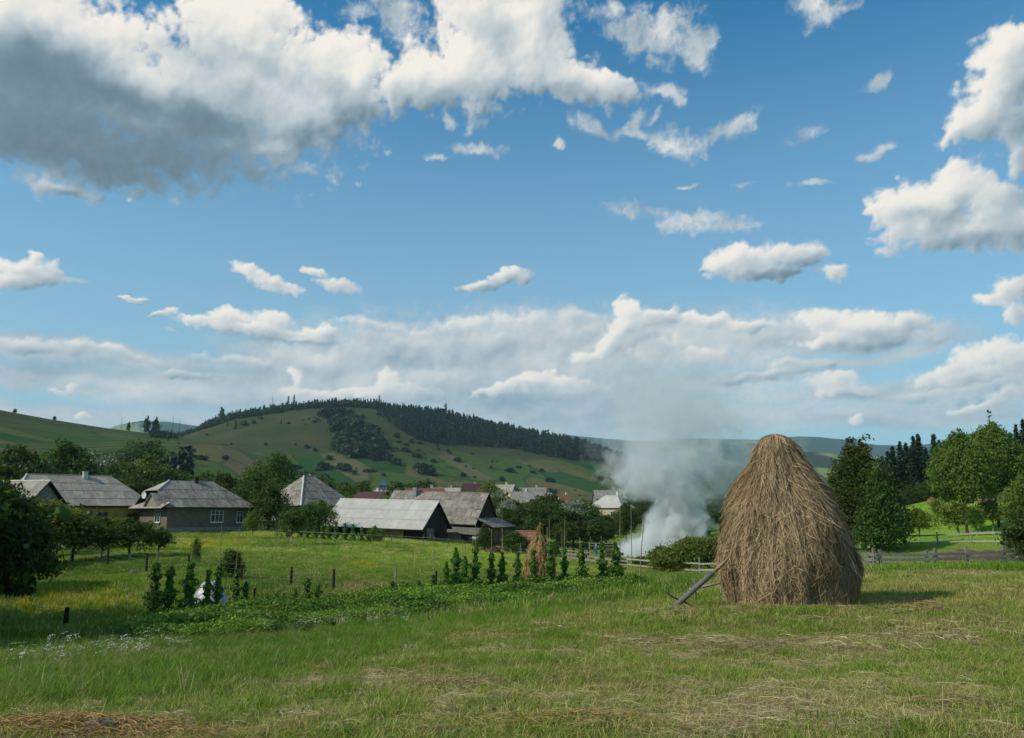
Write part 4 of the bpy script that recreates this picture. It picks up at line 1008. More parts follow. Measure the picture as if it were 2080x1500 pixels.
for i_, (px, py, sx, sy) in enumerate(((880, 1300, .55, .3), (1520, 1315, .35, .16), (940, 1395, .28, .14), (1180, 1475, .5, .18), (2020, 1450, .5, .2), (1330, 1265, 1.2, .5))):
    p_ = Vector((*hit(px, py), 0)); hay_litter('raked_hay', p_.x, p_.y, sx * 1.25, sy * 1.5, 480, 20 + i_, M_HAYR if i_ % 3 == 0 else M_HAY, .05, .2, .005)

SM = place(1095, 44)
SM_PROF = [(0, .80), (.3, .80), (.8, .78), (1.3, .74), (1.7, .64), (2.1, .47), (2.4, .29), (2.6, .19), (2.85, .15), (3.0, .13), (3.12, .03)]
s_ = haystack(SM, SM_PROF, 9000, 'haystack', 'small slim orange-brown haystack behind the row of bean poles', 'haystack', M_HAYR, M_HAYCORE, .022, .42, (.06, 0), 6, 1.2, 4)
MB().tube([(.07, 0, 0), (.08, 0, 3.3)], .035).build('centre_pole', M_POLE, s_)
p_ = place(1893, 142)
s_ = haystack(p_, [(z * .42, r_ * 1.05) for z, r_ in SM_PROF[:8]] + [(1.22, .12), (1.3, .02)], 700, 'haystack', 'tiny distant haystack on the bright slope below the firs', 'haystack', M_HAYR, M_HAYCORE, .03, .3, (0, 0), 9, .6, 3)

# prop log leaning on the big stack
a_, b_ = Vector((HS.x - 3.02, HS.y - .55, 0)), Vector((HS.x - 1.70, HS.y - .75, 0))
a_.z = hz1(a_.x, a_.y) + .02; b_.z = a_.z + 1.16
lg = empty('prop_log', a_); d_ = b_ - a_
MB().tube([d_ * -.10, d_ * .15, d_ * .5, d_ * .72], [.074, .072, .068, .065], 10).build('log', M_LOG, lg, smooth=True)
MB().tube([d_ * .71, d_ * .86, d_ * 1.0], [.046, .042, .036], 9).build('peeled_end', M_POLE, lg, smooth=True)
MB().tube([d_ * .10 + Vector((-.30, .12, .26)), d_ * .12 + Vector((-.16, .05, .10)), d_ * .13 + Vector((.10, -.05, -.02)), d_ * .10 + Vector((.42, -.10, -.13))], [.014, .022, .024, .010], 6).build('cross_peg', M_POST, lg, smooth=True)
MB().tube([d_ * -.16, d_ * -.10], [.055, .085], 9).build('cut_end', M_POLE, lg)
tag(lg, 'grey log with a crosswise peg leaning against the left foot of the big haystack', 'log')
l2 = empty('loose_pole', (HS.x - 3.1, HS.y + 1.2, hz1(HS.x - 3.1, HS.y + 1.2) + .48))
MB().tube([(0.85, 0, -.06), (1.2, 0, .0), (1.9, 0, .16)], [.030, .032, .028], 8).build('pole', M_WOODL, l2, smooth=True)
MB().tube([(1.0, 0, -.55), (1.0, 0, .22)], [.028, .024], 7).build('stake', M_WOODG, l2, smooth=True)
MB().tube([(1.75, 0, -.65), (1.75, 0, .16)], [.035, .03], 7).build('stake', M_WOODG, l2, smooth=True)
tag(l2, 'pale bare pole on short stakes just left of the big haystack', 'pole')
# ------------------------------------------------------------------ houses: local x along the front, local -y the front
def clip(poly, ax, val, keep_less):
    out = []; n = len(poly)
    for i in range(n):
        p, q = poly[i], poly[(i + 1) % n]
        pi = (p[ax] <= val) if keep_less else (p[ax] >= val); qi = (q[ax] <= val) if keep_less else (q[ax] >= val)
        if pi: out.append(p)
        if pi != qi:
            t = (val - p[ax]) / (q[ax] - p[ax]); out.append((p[0] + (q[0] - p[0]) * t, p[1] + (q[1] - p[1]) * t))
    return out
def sheets(parent, pts, mat, sw=1.15, sh=1.6, th=.03, seed=0, piece='roof_sheet'):
    """cover a flat roof slope with overlapping sheets, each a piece of its own; pts counter-clockwise seen from above, first edge = eave"""
    r = random.Random(seed); P = [Vector(p) for p in pts]
    e1 = (P[1] - P[0]).normalized(); nrm = (P[1] - P[0]).cross(P[2] - P[0]).normalized(); e2 = nrm.cross(e1)
    uv = [((p - P[0]).dot(e1), (p - P[0]).dot(e2)) for p in P]
    u0, u1 = min(u for u, v in uv), max(u for u, v in uv); v1 = max(v for u, v in uv)
    nu, nv = max(1, round((u1 - u0) / sw)), max(1, round(v1 / sh))
    for j in range(nv):
        for i in range(nu):
            a, b, c, d = u0 + (u1 - u0) * i / nu, u0 + (u1 - u0) * (i + 1) / nu, v1 * j / nv, v1 * (j + 1) / nv
            q = clip(clip(clip(clip(uv, 0, a + .008, False), 0, b - .008, True), 1, c - (.06 if j else 0), False), 1, d, True)
            if len(q) < 3: continue
            lo = .045 + r.uniform(0, .012); w = [P[0] + e1 * u + e2 * v + nrm * (lo - .030 * (v - c) / (d - c)) for u, v in q]
            cx = sum(w, Vector()) / len(w)
            MB().prism([p - cx for p in w], nrm * th).build(piece, mat, parent, cx)
def win(parent, x, z, w, h, axis='front', at=0.0, sill=True, bars=2, mat=None):
    """a window set in a wall; axis front (facing -y at y=at) or left/right (facing x at x=at)"""
    f = empty('window', (x, at, z) if axis == 'front' else (at, x, z), {'front': 0, 'left': -math.pi / 2, 'right': math.pi / 2}[axis], parent)
    m = MB(); t = .07
    m.box(-w / 2 - t, -.05, -h / 2 - t, w / 2 + t, .03, -h / 2); m.box(-w / 2 - t, -.05, h / 2, w / 2 + t, .03, h / 2 + t); m.box(-w / 2 - t, -.05, -h / 2, -w / 2, .03, h / 2); m.box(w / 2, -.05, -h / 2, w / 2 + t, .03, h / 2)
    for k in range(1, bars): xx = -w / 2 + w * k / bars; m.box(xx - .03, -.045, -h / 2, xx + .03, .02, h / 2)
    m.box(-w / 2, -.04, h * .18, w / 2, .018, h * .18 + .05)
    m.build('window_frame', mat or M_WFRAME, f)
    MB().box(-w / 2, -.015, -h / 2, w / 2, .01, h / 2).build('pane', M_GLASS, f)
    if sill: MB().box(-w / 2 - .15, -.16, -h / 2 - t - .09, w / 2 + .15, .03, -h / 2 - t - .002).build('sill', mat or M_WFRAME, f)
    return f
def boards(parent, poly, mat, y, th=.03, bw=.24, piece='board', axis='x', seed=0):
    """vertical boards filling the outline poly [(u, z)] at distance y"""
    r = random.Random(seed); u0, u1 = min(p[0] for p in poly), max(p[0] for p in poly); n = max(1, round((u1 - u0) / bw))
    for i in range(n):
        a, b = u0 + (u1 - u0) * i / n + .006, u0 + (u1 - u0) * (i + 1) / n - .006
        q = clip(clip(poly, 0, a, False), 0, b, True)
        if len(q) < 3: continue
        o = r.uniform(0, .012); c = (a + b) / 2
        if axis == 'x': MB().prism([(u - c, 0, z) for u, z in q], (0, -th, 0)).build(piece, mat, parent, (c, y - o, 0))
        else: MB().prism([(0, u - c, z) for u, z in q], (th, 0, 0)).build(piece, mat, parent, (y + o, c, 0))
def ridge(parent, a, b, mat, w=.16): MB().tube([a, b], w * .5, 6).build('ridge_cap', mat, parent)
def shell(parent, L, W, h, mat, z0=-.9, name='wall'):
    return MB().box(-L / 2, -W / 2, z0, L / 2, W / 2, h).build(name, mat, parent)
def hiproof(parent, L, W, h, top, ov, rl, rr_, mat, seed, cap=None, sh=1.6, sw=1.15):
    """hipped roof: ridge from rl to rr_ (x), eaves overhang ov"""
    X, Yy = L / 2 + ov, W / 2 + ov; z = h - .12
    e = [(-X, -Yy, z), (X, -Yy, z), (X, Yy, z), (-X, Yy, z)]; r0, r1 = (rl, 0, top), (rr_, 0, top)
    MB().poly([e[0], e[1], r1, r0]).poly([e[2], e[3], r0, r1]).poly([e[1], e[2], r1]).poly([e[3], e[0], r0]).poly([e[3], e[2], e[1], e[0]]).build('roof_boarding', M_WOODB, parent)
    sheets(parent, [e[0], e[1], r1, r0], mat, sw, sh, seed=seed); sheets(parent, [e[2], e[3], r0, r1], mat, sw * 2, sh * 2, seed=seed + 1)
    sheets(parent, [e[1], e[2], r1], mat, sw, sh, seed=seed + 2); sheets(parent, [e[3], e[0], r0], mat, sw, sh, seed=seed + 3)
    if cap:
        ridge(parent, Vector(r0) + Vector((0, 0, .06)), Vector(r1) + Vector((0, 0, .06)), mat); ridge(parent, Vector(e[0]) + Vector((0, 0, .06)), Vector(r0) + Vector((0, 0, .06)), cap, .24)
        ridge(parent, Vector(e[1]) + Vector((0, 0, .06)), Vector(r1) + Vector((0, 0, .06)), mat, .12)
def gableroof(parent, L, W, h, top, ov, ove, mat, seed, sw=1.15, sh=1.6, cap=None, sides=True):
    X, Yy = L / 2 + ove, W / 2 + ov; s = (top - h) / (W / 2); z = h - s * ov
    a, b, c, d, r0, r1 = (-X, -Yy, z), (X, -Yy, z), (X, Yy, z), (-X, Yy, z), (-X, 0, top), (X, 0, top)
    n = .05
    MB().prism([a, b, r1, r0], (0, 0, -n)).prism([c, d, r0, r1], (0, 0, -n)).build('roof_boarding', M_WOODB, parent)
    sheets(parent, [a, b, r1, r0], mat, sw, sh, seed=seed); sheets(parent, [c, d, r0, r1], mat, sw * 2, sh * 2, seed=seed + 1)
    ridge(parent, (r0[0], 0, top + .05), (r1[0], 0, top + .05), cap or mat, .2)
def gable_wall(parent, x, W, h, top, mat, th=.12, name='gable_wall'):
    MB().prism([(x, -W / 2, h), (x, W / 2, h), (x, 0, top - .04)], (th, 0, 0)).build(name, mat, parent)
def chimney(parent, x, y, z0, z1, mat, w=.5, cap=None):
    c = MB().box(-w / 2, -w / 2, z0, w / 2, w / 2, z1).build('chimney', mat, parent, (x, y, 0))
    MB().box(-w / 2 - .06, -w / 2 - .06, z1 + .002, w / 2 + .06, w / 2 + .06, z1 + .09).build('chimney_cap', cap or mat, c)

# yellow house behind the orchard
p = place(112, 96); hA = empty('house', (p.x + .6, p.y + 3, zat(0, 1078, 99)), R(42))
shell(hA, 14.6, 7.6, 3.0, M_YELLOW)
hiproof(hA, 14.6, 7.6, 3.0, 6.55, .65, -5.6, 3.6, M_SLATE, 10, M_RIDGE)
MB().box(-7.4, -4.0, 2.72, 7.4, -3.81, 2.80).build('eaves_board', M_WOODB, hA)
win(hA, 1.4, 1.35, 2.2, 1.5, 'front', -3.83, bars=4, mat=M_WOODR); win(hA, 5.4, 1.35, 1.2, 1.3, 'front', -3.83, bars=2, mat=M_WOODR)
chimney(hA, .6, -.35, 5.6, 7.0, M_WHITEP, .5)
tag(hA, 'yellow plastered house with wide grey hipped roof and white chimney behind the orchard', 'house')
# board shed in front of it
p = place(28, 88); sh = empty('shed', (p.x, p.y, zat(0, 1082, 88)), R(-8))
shell(sh, 6.4, 5.0, 2.5, M_WOODR)
gableroof(sh, 6.4, 5.0, 3.4, 5.45, .55, .5, M_SLATE, 20, cap=M_RIDGE)
boards(sh, [(-2.5, 0), (2.5, 0), (2.5, 3.2), (0, 5.3), (-2.5, 3.2)], M_WOODG, 3.22, axis='y', bw=.3, seed=3)
tag(sh, 'weathered board shed with pale roof in front of the yellow house', 'shed')
# brown house with the satellite dish
p = place(385, 99); hB = empty('house', (p.x, p.y + 1.5, zat(0, 1079, 98.5)), R(48))
L_, W_ = 10.4, 7.2
shell(hB, L_, W_, 2.95, M_BROWNP)
MB().box(-L_ / 2 - .04, -W_ / 2 - .04, -.9, L_ / 2 + .04, W_ / 2 + .04, .45).build('plinth', M_GREYP, hB)
X, Yy, z, tp = L_ / 2 + .6, W_ / 2 + .7, 2.75, 5.95
# half-hipped on the left, hipped on the right
hx, hy, hz_ = -L_ / 2 - .55, 1.75, 4.7
r0, r1 = (-L_ / 2 + 1.6, 0, tp), (L_ / 2 - 3.2, 0, tp)
fr = [(-X, -Yy, z), (X, -Yy, z), r1, r0, (hx, -hy, hz_)]; bk = [(X, Yy, z), (-X, Yy, z), (hx, hy, hz_), r0, r1]
MB().poly(fr).poly(bk).poly([(X, -Yy, z), (X, Yy, z), r1]).poly([(hx, hy, hz_), (hx, -hy, hz_), r0]).poly([(-X, Yy, z), (X, Yy, z), (X, -Yy, z), (-X, -Yy, z)]).build('roof_boarding', M_WOODB, hB)
sheets(hB, fr, M_SLATE2, seed=31); sheets(hB, bk, M_SLATE2, 2.3, 3, seed=32); sheets(hB, [(X, -Yy, z), (X, Yy, z), r1], M_SLATE2, seed=33); sheets(hB, [(hx, hy, hz_), (hx, -hy, hz_), r0], M_SLATE, 1.1, 1.2, seed=34)
ridge(hB, Vector((hx, -hy, hz_ + .06)), Vector(r0) + Vector((0, 0, .06)), M_RIDGE, .2)
MB().prism([(-L_ / 2 - .02, -W_ / 2, 2.7), (-L_ / 2 - .02, W_ / 2, 2.7), (-L_ / 2 - .02, 1.7, 4.62), (-L_ / 2 - .02, -1.7, 4.62)], (.1, 0, 0)).build('gable_wall', M_WOODB, hB)
# pent roof and little porch gable at the left end
sheets(hB, [(-L_ / 2 - 1.15, W_ / 2 + .9, 2.62), (-L_ / 2 - 1.15, -W_ / 2 - .75, 2.62), (-L_ / 2 - .03, -W_ / 2 - .75, 3.35), (-L_ / 2 - .03, W_ / 2 + .9, 3.35)], M_SLATE, 1.15, 1.4, seed=35)
MB().prism([(-L_ / 2 - .9, -2.9, 2.95), (-L_ / 2 - .9, .1, 2.95), (-L_ / 2 - .9, -1.4, 4.25)], (.08, 0, 0)).build('porch_gable', M_WOODG, hB)
sheets(hB, [(-L_ / 2 - 1.15, -3.2, 2.85), (-L_ / 2 + .6, -3.2, 2.85), (-L_ / 2 + .6, -1.4, 4.4), (-L_ / 2 - 1.15, -1.4, 4.4)], M_SLATE, 1.1, 1.2, seed=36)
sheets(hB, [(-L_ / 2 + .6, .4, 2.85), (-L_ / 2 - 1.15, .4, 2.85), (-L_ / 2 - 1.15, -1.4, 4.4), (-L_ / 2 + .6, -1.4, 4.4)], M_SLATE, 1.1, 1.2, seed=37)
win(hB, .9, 1.72, 1.5, 1.25, 'front', -W_ / 2 - .04, bars=3); win(hB, 3.9, 1.65, .7, 1.2, 'front', -W_ / 2 - .04, bars=2)
win(hB, -1.2, 1.75, 1.3, 1.25, 'left', -L_ / 2 - .04, bars=2)
chimney(hB, -.3, -.2, 5.2, 6.4, M_WOODB, .42)
ds = empty('satellite_dish', hB.matrix_world @ Vector((0, 0, 0)))
bpy.context.view_layer.update()
ds.location = hB.matrix_world @ Vector((-L_ / 2 - .95, .85, 4.25)); ds.rotation_euler = (0, 0, R(-22))
m = MB(); kk = 14; ring = []
for q, (rd, dp) in enumerate(((0.001, .10), (.25, .07), (.45, .0))):
    ring.append([(math.cos(2 * math.pi * i / kk) * rd * .85, dp, math.sin(2 * math.pi * i / kk) * rd) for i in range(kk)])
for q in range(2):
    for i in range(kk): m.poly([ring[q][i], ring[q][(i + 1) % kk], ring[q + 1][(i + 1) % kk], ring[q + 1][i]])
m.build('dish', M_RIDGE, ds); MB().tube([(0, .1, -.05), (0, .5, -.25), (0, .5, -.9)], .025, 5).build('mast', M_STEEL, ds); MB().tube([(0, 0, -.44), (0, -.42, -.12)], .015, 5).build('feed_arm', M_STEEL, ds)
tag(ds, 'round white satellite dish on the left gable of the brown house', 'satellite dish')
tag(hB, 'grey-brown plastered house with half-hipped grey roof and blue-white windows', 'house')
# hipped house among the trees
p = place(612, 116); hC = empty('house', (p.x, p.y + 3, zat(0, 1072, 116)), R(52))
shell(hC, 9.0, 9.0, 3.0, M_GREYP); hiproof(hC, 9.0, 9.0, 3.1, 7.3, .6, -.9, .9, M_SLATE2, 40, M_RIDGE)
win(hC, 1, 1.6, 1.2, 1.3, 'front', -4.54); chimney(hC, .9, .6, 6.6, 7.6, M_GREYP, .45)
tag(hC, 'house with dark grey pyramid roof and one white hip line among the trees', 'house')
# pale-roofed barn
p = place(777, 102); D = empty('barn', (p.x, p.y + 3.4, zat(0, 1096, 103)), rot=(0, R(1.6), R(-19)))
L_, W_ = 13.4, 7.4
MB().box(-L_ / 2, -W_ / 2 + .5, -.9, L_ / 2, W_ / 2, 2.0).build('wall', M_WOODB, D)
gableroof(D, L_, W_, 2.05, 4.85, .85, .45, M_SLATEW, 50, 1.15, 1.75, cap=M_RIDGE)
boards(D, [(-W_ / 2, -.3), (W_ / 2, -.3), (W_ / 2, 2.0), (0, 4.7), (-W_ / 2, 2.0)], M_WOODB, L_ / 2 + .01, axis='y', bw=.3, seed=5)
MB().box(1.3, -W_ / 2 + .36, -.6, 4.1, -W_ / 2 + .49, 1.75).build('block_wall', M_BRICK, D)
MB().box(-1.8, -W_ / 2 + .38, -.6, .4, -W_ / 2 + .49, 1.4).build('plank_wall', M_WOODR, D)
for xx in (-6.2, -5.0, -3.9, -3.0, .9, 4.2, 5.2, 6.2): MB().box(-.06, -.06, -.8, .06, .06, 2.2).build('post', M_POST, D, (xx, -W_ / 2 + .2, 0))
dr = MB().box(0, -1.05, -.3, .05, 1.05, 1.55).build('door', M_STEEL, D, (L_ / 2 + .06, -1.5, 0)); MB().box(.052, -.12, .5, .09, .02, .9).build('door_handle', M_RIDGE, dr)
tag(D, 'low barn with smooth pale sheet roof and black board gable', 'barn')
# dark barn behind
p = place(886, 110); E_ = empty('barn', (p.x, p.y + 3.0, zat(0, 1102, 111)), rot=(0, R(1.9), R(-22)))
L_, W_ = 14.2, 7.0
shell(E_, L_, W_, 2.3, M_WOODR)
gableroof(E_, L_, W_, 3.15, 6.75, .55, .3, M_SLATE2, 60)
boards(E_, [(-W_ / 2, 2.4), (W_ / 2, 2.4), (W_ / 2, 3.1), (0, 6.6), (-W_ / 2, 3.1)], M_WOODB, L_ / 2 + .01, axis='y', bw=.3, seed=6)
MB().box(L_ / 2 + .06, -W_ / 2, 4.6, L_ / 2 + .10, W_ / 2 - 5.2, 4.68).build('gable_rail', M_WOODB, E_)
sheets(E_, [(L_ / 2 + 2.9, -W_ / 2 - .6, 2.35), (L_ / 2 + 2.9, W_ / 2 + .6, 2.35), (L_ / 2 + .05, W_ / 2 - .3, 3.5), (L_ / 2 + .05, -W_ / 2 - .2, 3.5)], M_SLATE2, 1.2, 1.6, seed=63)
MB().prism([(L_ / 2 + 2.9, -W_ / 2 - .6, 2.35), (L_ / 2 + 2.9, W_ / 2 + .6, 2.35), (L_ / 2 + .05, W_ / 2 - .3, 3.5), (L_ / 2 + .05, -W_ / 2 - .2, 3.5)], (0, 0, -.05)).build('roof_boarding', M_WOODB, E_)
boards(E_, [(-W_ / 2, -.6), (W_ / 2, -.6), (W_ / 2, 2.3), (-W_ / 2, 2.3)], M_WOODR, L_ / 2 + 2.3, axis='y', bw=.3, seed=8)
boards(E_, [(-L_ / 2, 2.25), (L_ / 2 + 2.3, 2.25), (L_ / 2 + 2.3, 1.35), (-L_ / 2, 1.35)], M_WOODG, -W_ / 2 - .32, bw=.3, seed=9)
MB().box(L_ / 2 - 3.9, -W_ / 2 - .10, -.5, L_ / 2 - 2.0, -W_ / 2 - .003, 1.3).build('clay_wall', M_BRICK, E_)
MB().box(L_ / 2 - .3, -W_ / 2 - .12, -.5, L_ / 2 + 1.5, -W_ / 2 - .003, 1.25).build('lime_wall', M_WHITEP, E_)
MB().box(L_ / 2 - 1.9, -W_ / 2 - .06, -.5, L_ / 2 - .9, -W_ / 2 - .003, 1.3).build('doorway', M_WOODB, E_)
chimney(E_, -3.6, -.6, 5.6, 7.35, M_GREYP, .6, M_WOODB)
tag(E_, 'tall dark barn with streaked grey roof, chimney and lean-to behind the pale-roofed barn', 'barn')
# little shed behind the small haystack
p = place(1068, 98); s2 = empty('shed', (p.x, p.y, zat(0, 1121, 98)), rot=(0, 0, R(-30)))
shell(s2, 2.6, 2.4, 1.25, M_GREYP); gableroof(s2, 2.6, 2.4, 1.3, 2.35, .3, .25, M_RUST, 70, 1, 1, cap=M_RUST); gable_wall(s2, 1.2, 2.4, 1.25, 2.3, M_GREYP)
MB().box(1.305, -.5, .35, 1.34, 0.1, .95).build('hatch', M_WOODB, s2)
tag(s2, 'small grey shed with rusty brown roof behind the small haystack', 'shed')

def far_house(px, Y, pyb, L, W, h, top, rz, wall, roof, label, hip=False, nwin=2, gable='right', chim=True):
    p = place(px, Y); z = zat(0, pyb, Y); t = empty('house', (p.x, p.y, z), R(rz))
    MB().box(-L / 2, -W / 2, -4, L / 2, W / 2, h).build('wall', wall, t)
    X, Yy = L / 2 + .4, W / 2 + .4
    if hip: MB().poly([(-X, -Yy, h), (X, -Yy, h), (X * .35, 0, top), (-X * .35, 0, top)]).poly([(X, Yy, h), (-X, Yy, h), (-X * .35, 0, top), (X * .35, 0, top)]).poly([(X, -Yy, h), (X, Yy, h), (X * .35, 0, top)]).poly([(-X, Yy, h), (-X, -Yy, h), (-X * .35, 0, top)]).poly([(-X, Yy, h), (X, Yy, h), (X, -Yy, h), (-X, -Yy, h)]).build('roof', roof, t)
    else:
        MB().prism([(-X, -Yy, h - .1), (X, -Yy, h - .1), (X, 0, top), (-X, 0, top)], (0, 0, .12)).prism([(X, Yy, h - .1), (-X, Yy, h - .1), (-X, 0, top), (X, 0, top)], (0, 0, .12)).build('roof', roof, t)
        for sgn in (-1, 1): MB().prism([(sgn * L / 2, -W / 2, h), (sgn * L / 2, W / 2, h), (sgn * L / 2, 0, top - .08)], (-.1 * sgn, 0, 0)).build('gable_wall', wall, t)
        win(t, 0, (h + top) / 2 - .3, .9, .8, 'right' if gable == 'right' else 'left', (L / 2 + .03) * (1 if gable == 'right' else -1), False)
    for k in range(nwin): win(t, -L / 2 + L * (k + .5) / nwin, h * .5, 1.0, 1.1, 'front', -W / 2 - .03, False)
    if chim: chimney(t, L * .18, .3, top - 1.1, top + .7, M_WHITEP, .5)
    return tag(t, label, 'house')
far_house(14, 165, 972, 8, 7, 2.6, 5.6, 8, M_WOODR, M_DRED, 'brown house with red-brown gable roof half hidden by trees at the left edge', chim=False)
far_house(755, 150, 1054, 5.5, 5, 3.2, 4.8, -24, M_CREAM, M_DRED, 'cream house with dull red roof above the ridge of the pale barn', gable='left')
far_house(862, 160, 1052, 7, 6, 3.4, 5.6, 3, M_WHITEP, M_REDT, 'house with bright red sheet roof just behind the dark barn')
far_house(958, 260, 1030, 5.5, 5, 3.8, 7.2, 10, M_WHITEP, M_DRED, 'house with maroon roof far behind the dark barn')
far_house(905, 235, 1032, 8, 6, 3.6, 5.6, 0, M_WHITEP, M_SLATE, 'white house with grey roof between the red roof and the maroon roof')
far_house(1062, 175, 1052, 7.5, 7, 3.0, 5.4, 38, M_CREAM, M_SLATE, 'cream house with pale gabled roof right of the dark barn', gable='left')
far_house(1080, 235, 1040, 8, 7, 4.2, 6.8, -5, M_GREYP, M_SLATE2, 'house with dark slate roof behind the cream house')
far_house(1105, 250, 1036, 4, 6, 3.4, 5.0, 8, M_GREYP, M_SLATE, 'small grey-roofed house right of the dark slate roof')
far_house(1243, 170, 1058, 7.2, 7, 2.6, 5.2, -30, M_CREAM, M_SLATEW, 'cream house with light pyramid roof left of the smoke', hip=True)
far_house(1238, 240, 1036, 8.5, 6, 3.2, 5.6, 4, M_GREYP, M_SLATE2, 'low house with dark roof line behind the light pyramid roof')
far_house(1020, 210, 1040, 6.0, 6, 4.6, 6.8, -14, M_WHITEP, M_SLATE, 'pale two-storey house among silvery trees')
far_house(1360, 190, 1056, 6, 6, 3.0, 5.0, 14, M_WHITEP, M_SLATE, 'white house seen through the smoke')
far_house(1148, 215, 1044, 3.6, 5, 3.0, 4.8, 20, M_CREAM, M_RUST, 'tiny cream gable between the village trees')
far_house(775, 260, 1022, 7, 7, 2.2, 4.0, 5, M_WHITEP, M_SLATE, 'distant pale house with a small blue tower')
p = place(777, 262); tw = empty('tower', (p.x, p.y, zat(0, 1002, 262)))
MB().box(-1.3, -1.3, -3, 1.3, 1.3, 2.4).build('tower_wall', M_STEEL, tw); MB().poly([(-1.6, -1.6, 2.4), (1.6, -1.6, 2.4), (0, 0, 4.6)]).poly([(1.6, -1.6, 2.4), (1.6, 1.6, 2.4), (0, 0, 4.6)]).poly([(1.6, 1.6, 2.4), (-1.6, 1.6, 2.4), (0, 0, 4.6)]).poly([(-1.6, 1.6, 2.4), (-1.6, -1.6, 2.4), (0, 0, 4.6)]).build('tower_roof', plain('blue_paint', (.05, .12, .16), (.04, .10, .13), rnd=0), tw)
tag(tw, 'small blue tower with pointed roof beyond the cream house', 'tower')
# ------------------------------------------------------------------ fences
def fence(name, pts, label, rails, post_h, mat_post, mat_rail, post_r=.07, rail=(.035, .11), lean=.03, seed=0, every=None, post_mats=None, pickets=None, sag=.0, square=False):
    """posts at the given (photo column, metres) points, rails between them at the given heights"""
    r = random.Random(seed); P = [place(*q) for q in pts]
    if every:
        Q = []
        for a, b in zip(P, P[1:]):
            n = max(1, round((b - a).length / every))
            for i in range(n):
                q = a.lerp(b, i / n); q.z = hz1(q.x, q.y); Q.append(q)
        P = Q + [P[-1]]
    t = empty(name, P[0]); o = P[0]
    for i, p in enumerate(P):
        h = post_h * r.uniform(.9, 1.12); q = p - o; l = Vector((r.uniform(-lean, lean), r.uniform(-lean, lean), 1)) * h
        m = MB()
        if square: m.box(-post_r, -post_r * .7, -.4, post_r, post_r * .7, h); ob = m.build('post', mat_post, t, q, (r.uniform(-lean, lean), r.uniform(-lean, lean), r.uniform(-.2, .2)))
        else: m.tube([(0, 0, -.4), l * .5, l], [post_r * 1.1, post_r, post_r * .85], 7); m.build('post', mat_post, t, q)
    for a, b in zip(P, P[1:]):
        for hgt in rails:
            u = a - o + Vector((0, -post_r - .02, hgt + r.uniform(-.04, .04))); v = b - o + Vector((0, -post_r - .02, hgt + r.uniform(-.04, .04)))
            d = v - u
            if rail[0] < .02: MB().tube([u - u, d * .5 - Vector((0, 0, sag)), d], rail[0], 4).build('wire', mat_rail, t, u)
            else:
                w = Vector((0, rail[0] / 2, 0)); hh = Vector((0, 0, rail[1] / 2)); e = d.normalized() * .08
                MB().prism([-e - w - hh, -e + w - hh, -e + w + hh, -e - w + hh], d + e * 2).build('rail', mat_rail, t, u)
        if pickets:
            n = max(1, int((b - a).length / pickets[0]))
            for i in range(n):
                q = a.lerp(b, (i + .5) / n); q.z = hz1(q.x, q.y); h = pickets[1] * r.uniform(.85, 1.15)
                MB().prism([(-.05, 0, 0), (.05, 0, 0), (.05, 0, h - .08), (0, 0, h), (-.05, 0, h - .08)], (0, .02, 0)).build('picket', pickets[2], t, q - o + Vector((0, .06, .0)), (0, r.uniform(-.04, .04), 0))
    return tag(t, label, 'fence')
fence('rail_fence', [(1275, 79), (1345, 74.5), (1421, 70), (1500, 67), (1600, 64)], 'two-rail grey wooden fence in front of the bright green shrub', (.28, .78), 1.25, M_WOODG, M_WOODL, .085, (.05, .13), seed=1)
fence('rail_fence', [(1040, 96), (1105, 94), (1162, 88), (1215, 84), (1275, 79.3)], 'low weathered rail fence in front of the person in blue', (.25, .6), .8, M_WOODG, M_WOODG, .07, (.05, .16), seed=2)
fence('board_fence', [(1700, 61), (1768, 60), (1778, 59.8), (1790, 59.9), (1885, 60), (1903, 60), (1966, 60.3), (2043, 60.6), (2140, 61)], 'dark board fence with thick posts across the right side behind the mown field', (.82, 1.15, .5), 1.5, M_WOODG, M_WOODG, .10, (.05, .2), seed=3, square=True)
fence('slope_fence', [(1770, 76), (1840, 75), (1905, 73.5), (1975, 72), (2040, 70.5), (2110, 69)], 'long grey rail fence climbing to the right at the foot of the sunny slope', (.30, .95), 1.1, M_WOODG, M_WOODL, .07, (.06, .14), seed=4)
fence('picket_fence', [(1000, 109), (1040, 108), (1082, 107), (1130, 108), (1165, 107), (1197, 106)], 'grey picket fence with a pale rail behind the small haystack', (.75,), 1.2, M_POST, M_WOODL, .10, (.05, .09), seed=5, pickets=(.28, 1.25, M_WOODG))
fence('rail_fence', [(1197, 118), (1260, 119), (1320, 120), (1385, 121), (1450, 122)], 'pale two-rail fence behind the smoking heap', (.95, 1.3), 1.35, M_WOODG, M_WOODL, .08, (.05, .12), seed=6)
fence('garden_fence', [(500, 92), (560, 91), (617, 90), (680, 90), (727, 90), (795, 91), (860, 91.5), (910, 92), (965, 93), (1000, 94)], 'thin garden fence with pale top rail in front of the barns', (.95,), 1.2, M_STEEL, M_WOODL, .035, (.03, .035), seed=7)
fence('yard_fence', [(500, 108), (545, 107), (600, 106), (650, 105)], 'grey board fence between the fruit tree and the pale barn', (.35, .8), 1.15, M_POST, M_WOODG, .07, (.03, .35), seed=8)
fence('wire_fence', [(60, 62), (146, 58), (218, 54.5), (297, 50.5), (381, 47.5), (490, 45.5), (590, 44.5), (677, 43.5)], 'wire fence with dark posts from the orchard down to the leaning post', (.25, .5, .78, 1.0), 1.12, M_POST, M_STEEL, .075, (.005, .005), seed=9, sag=.02)
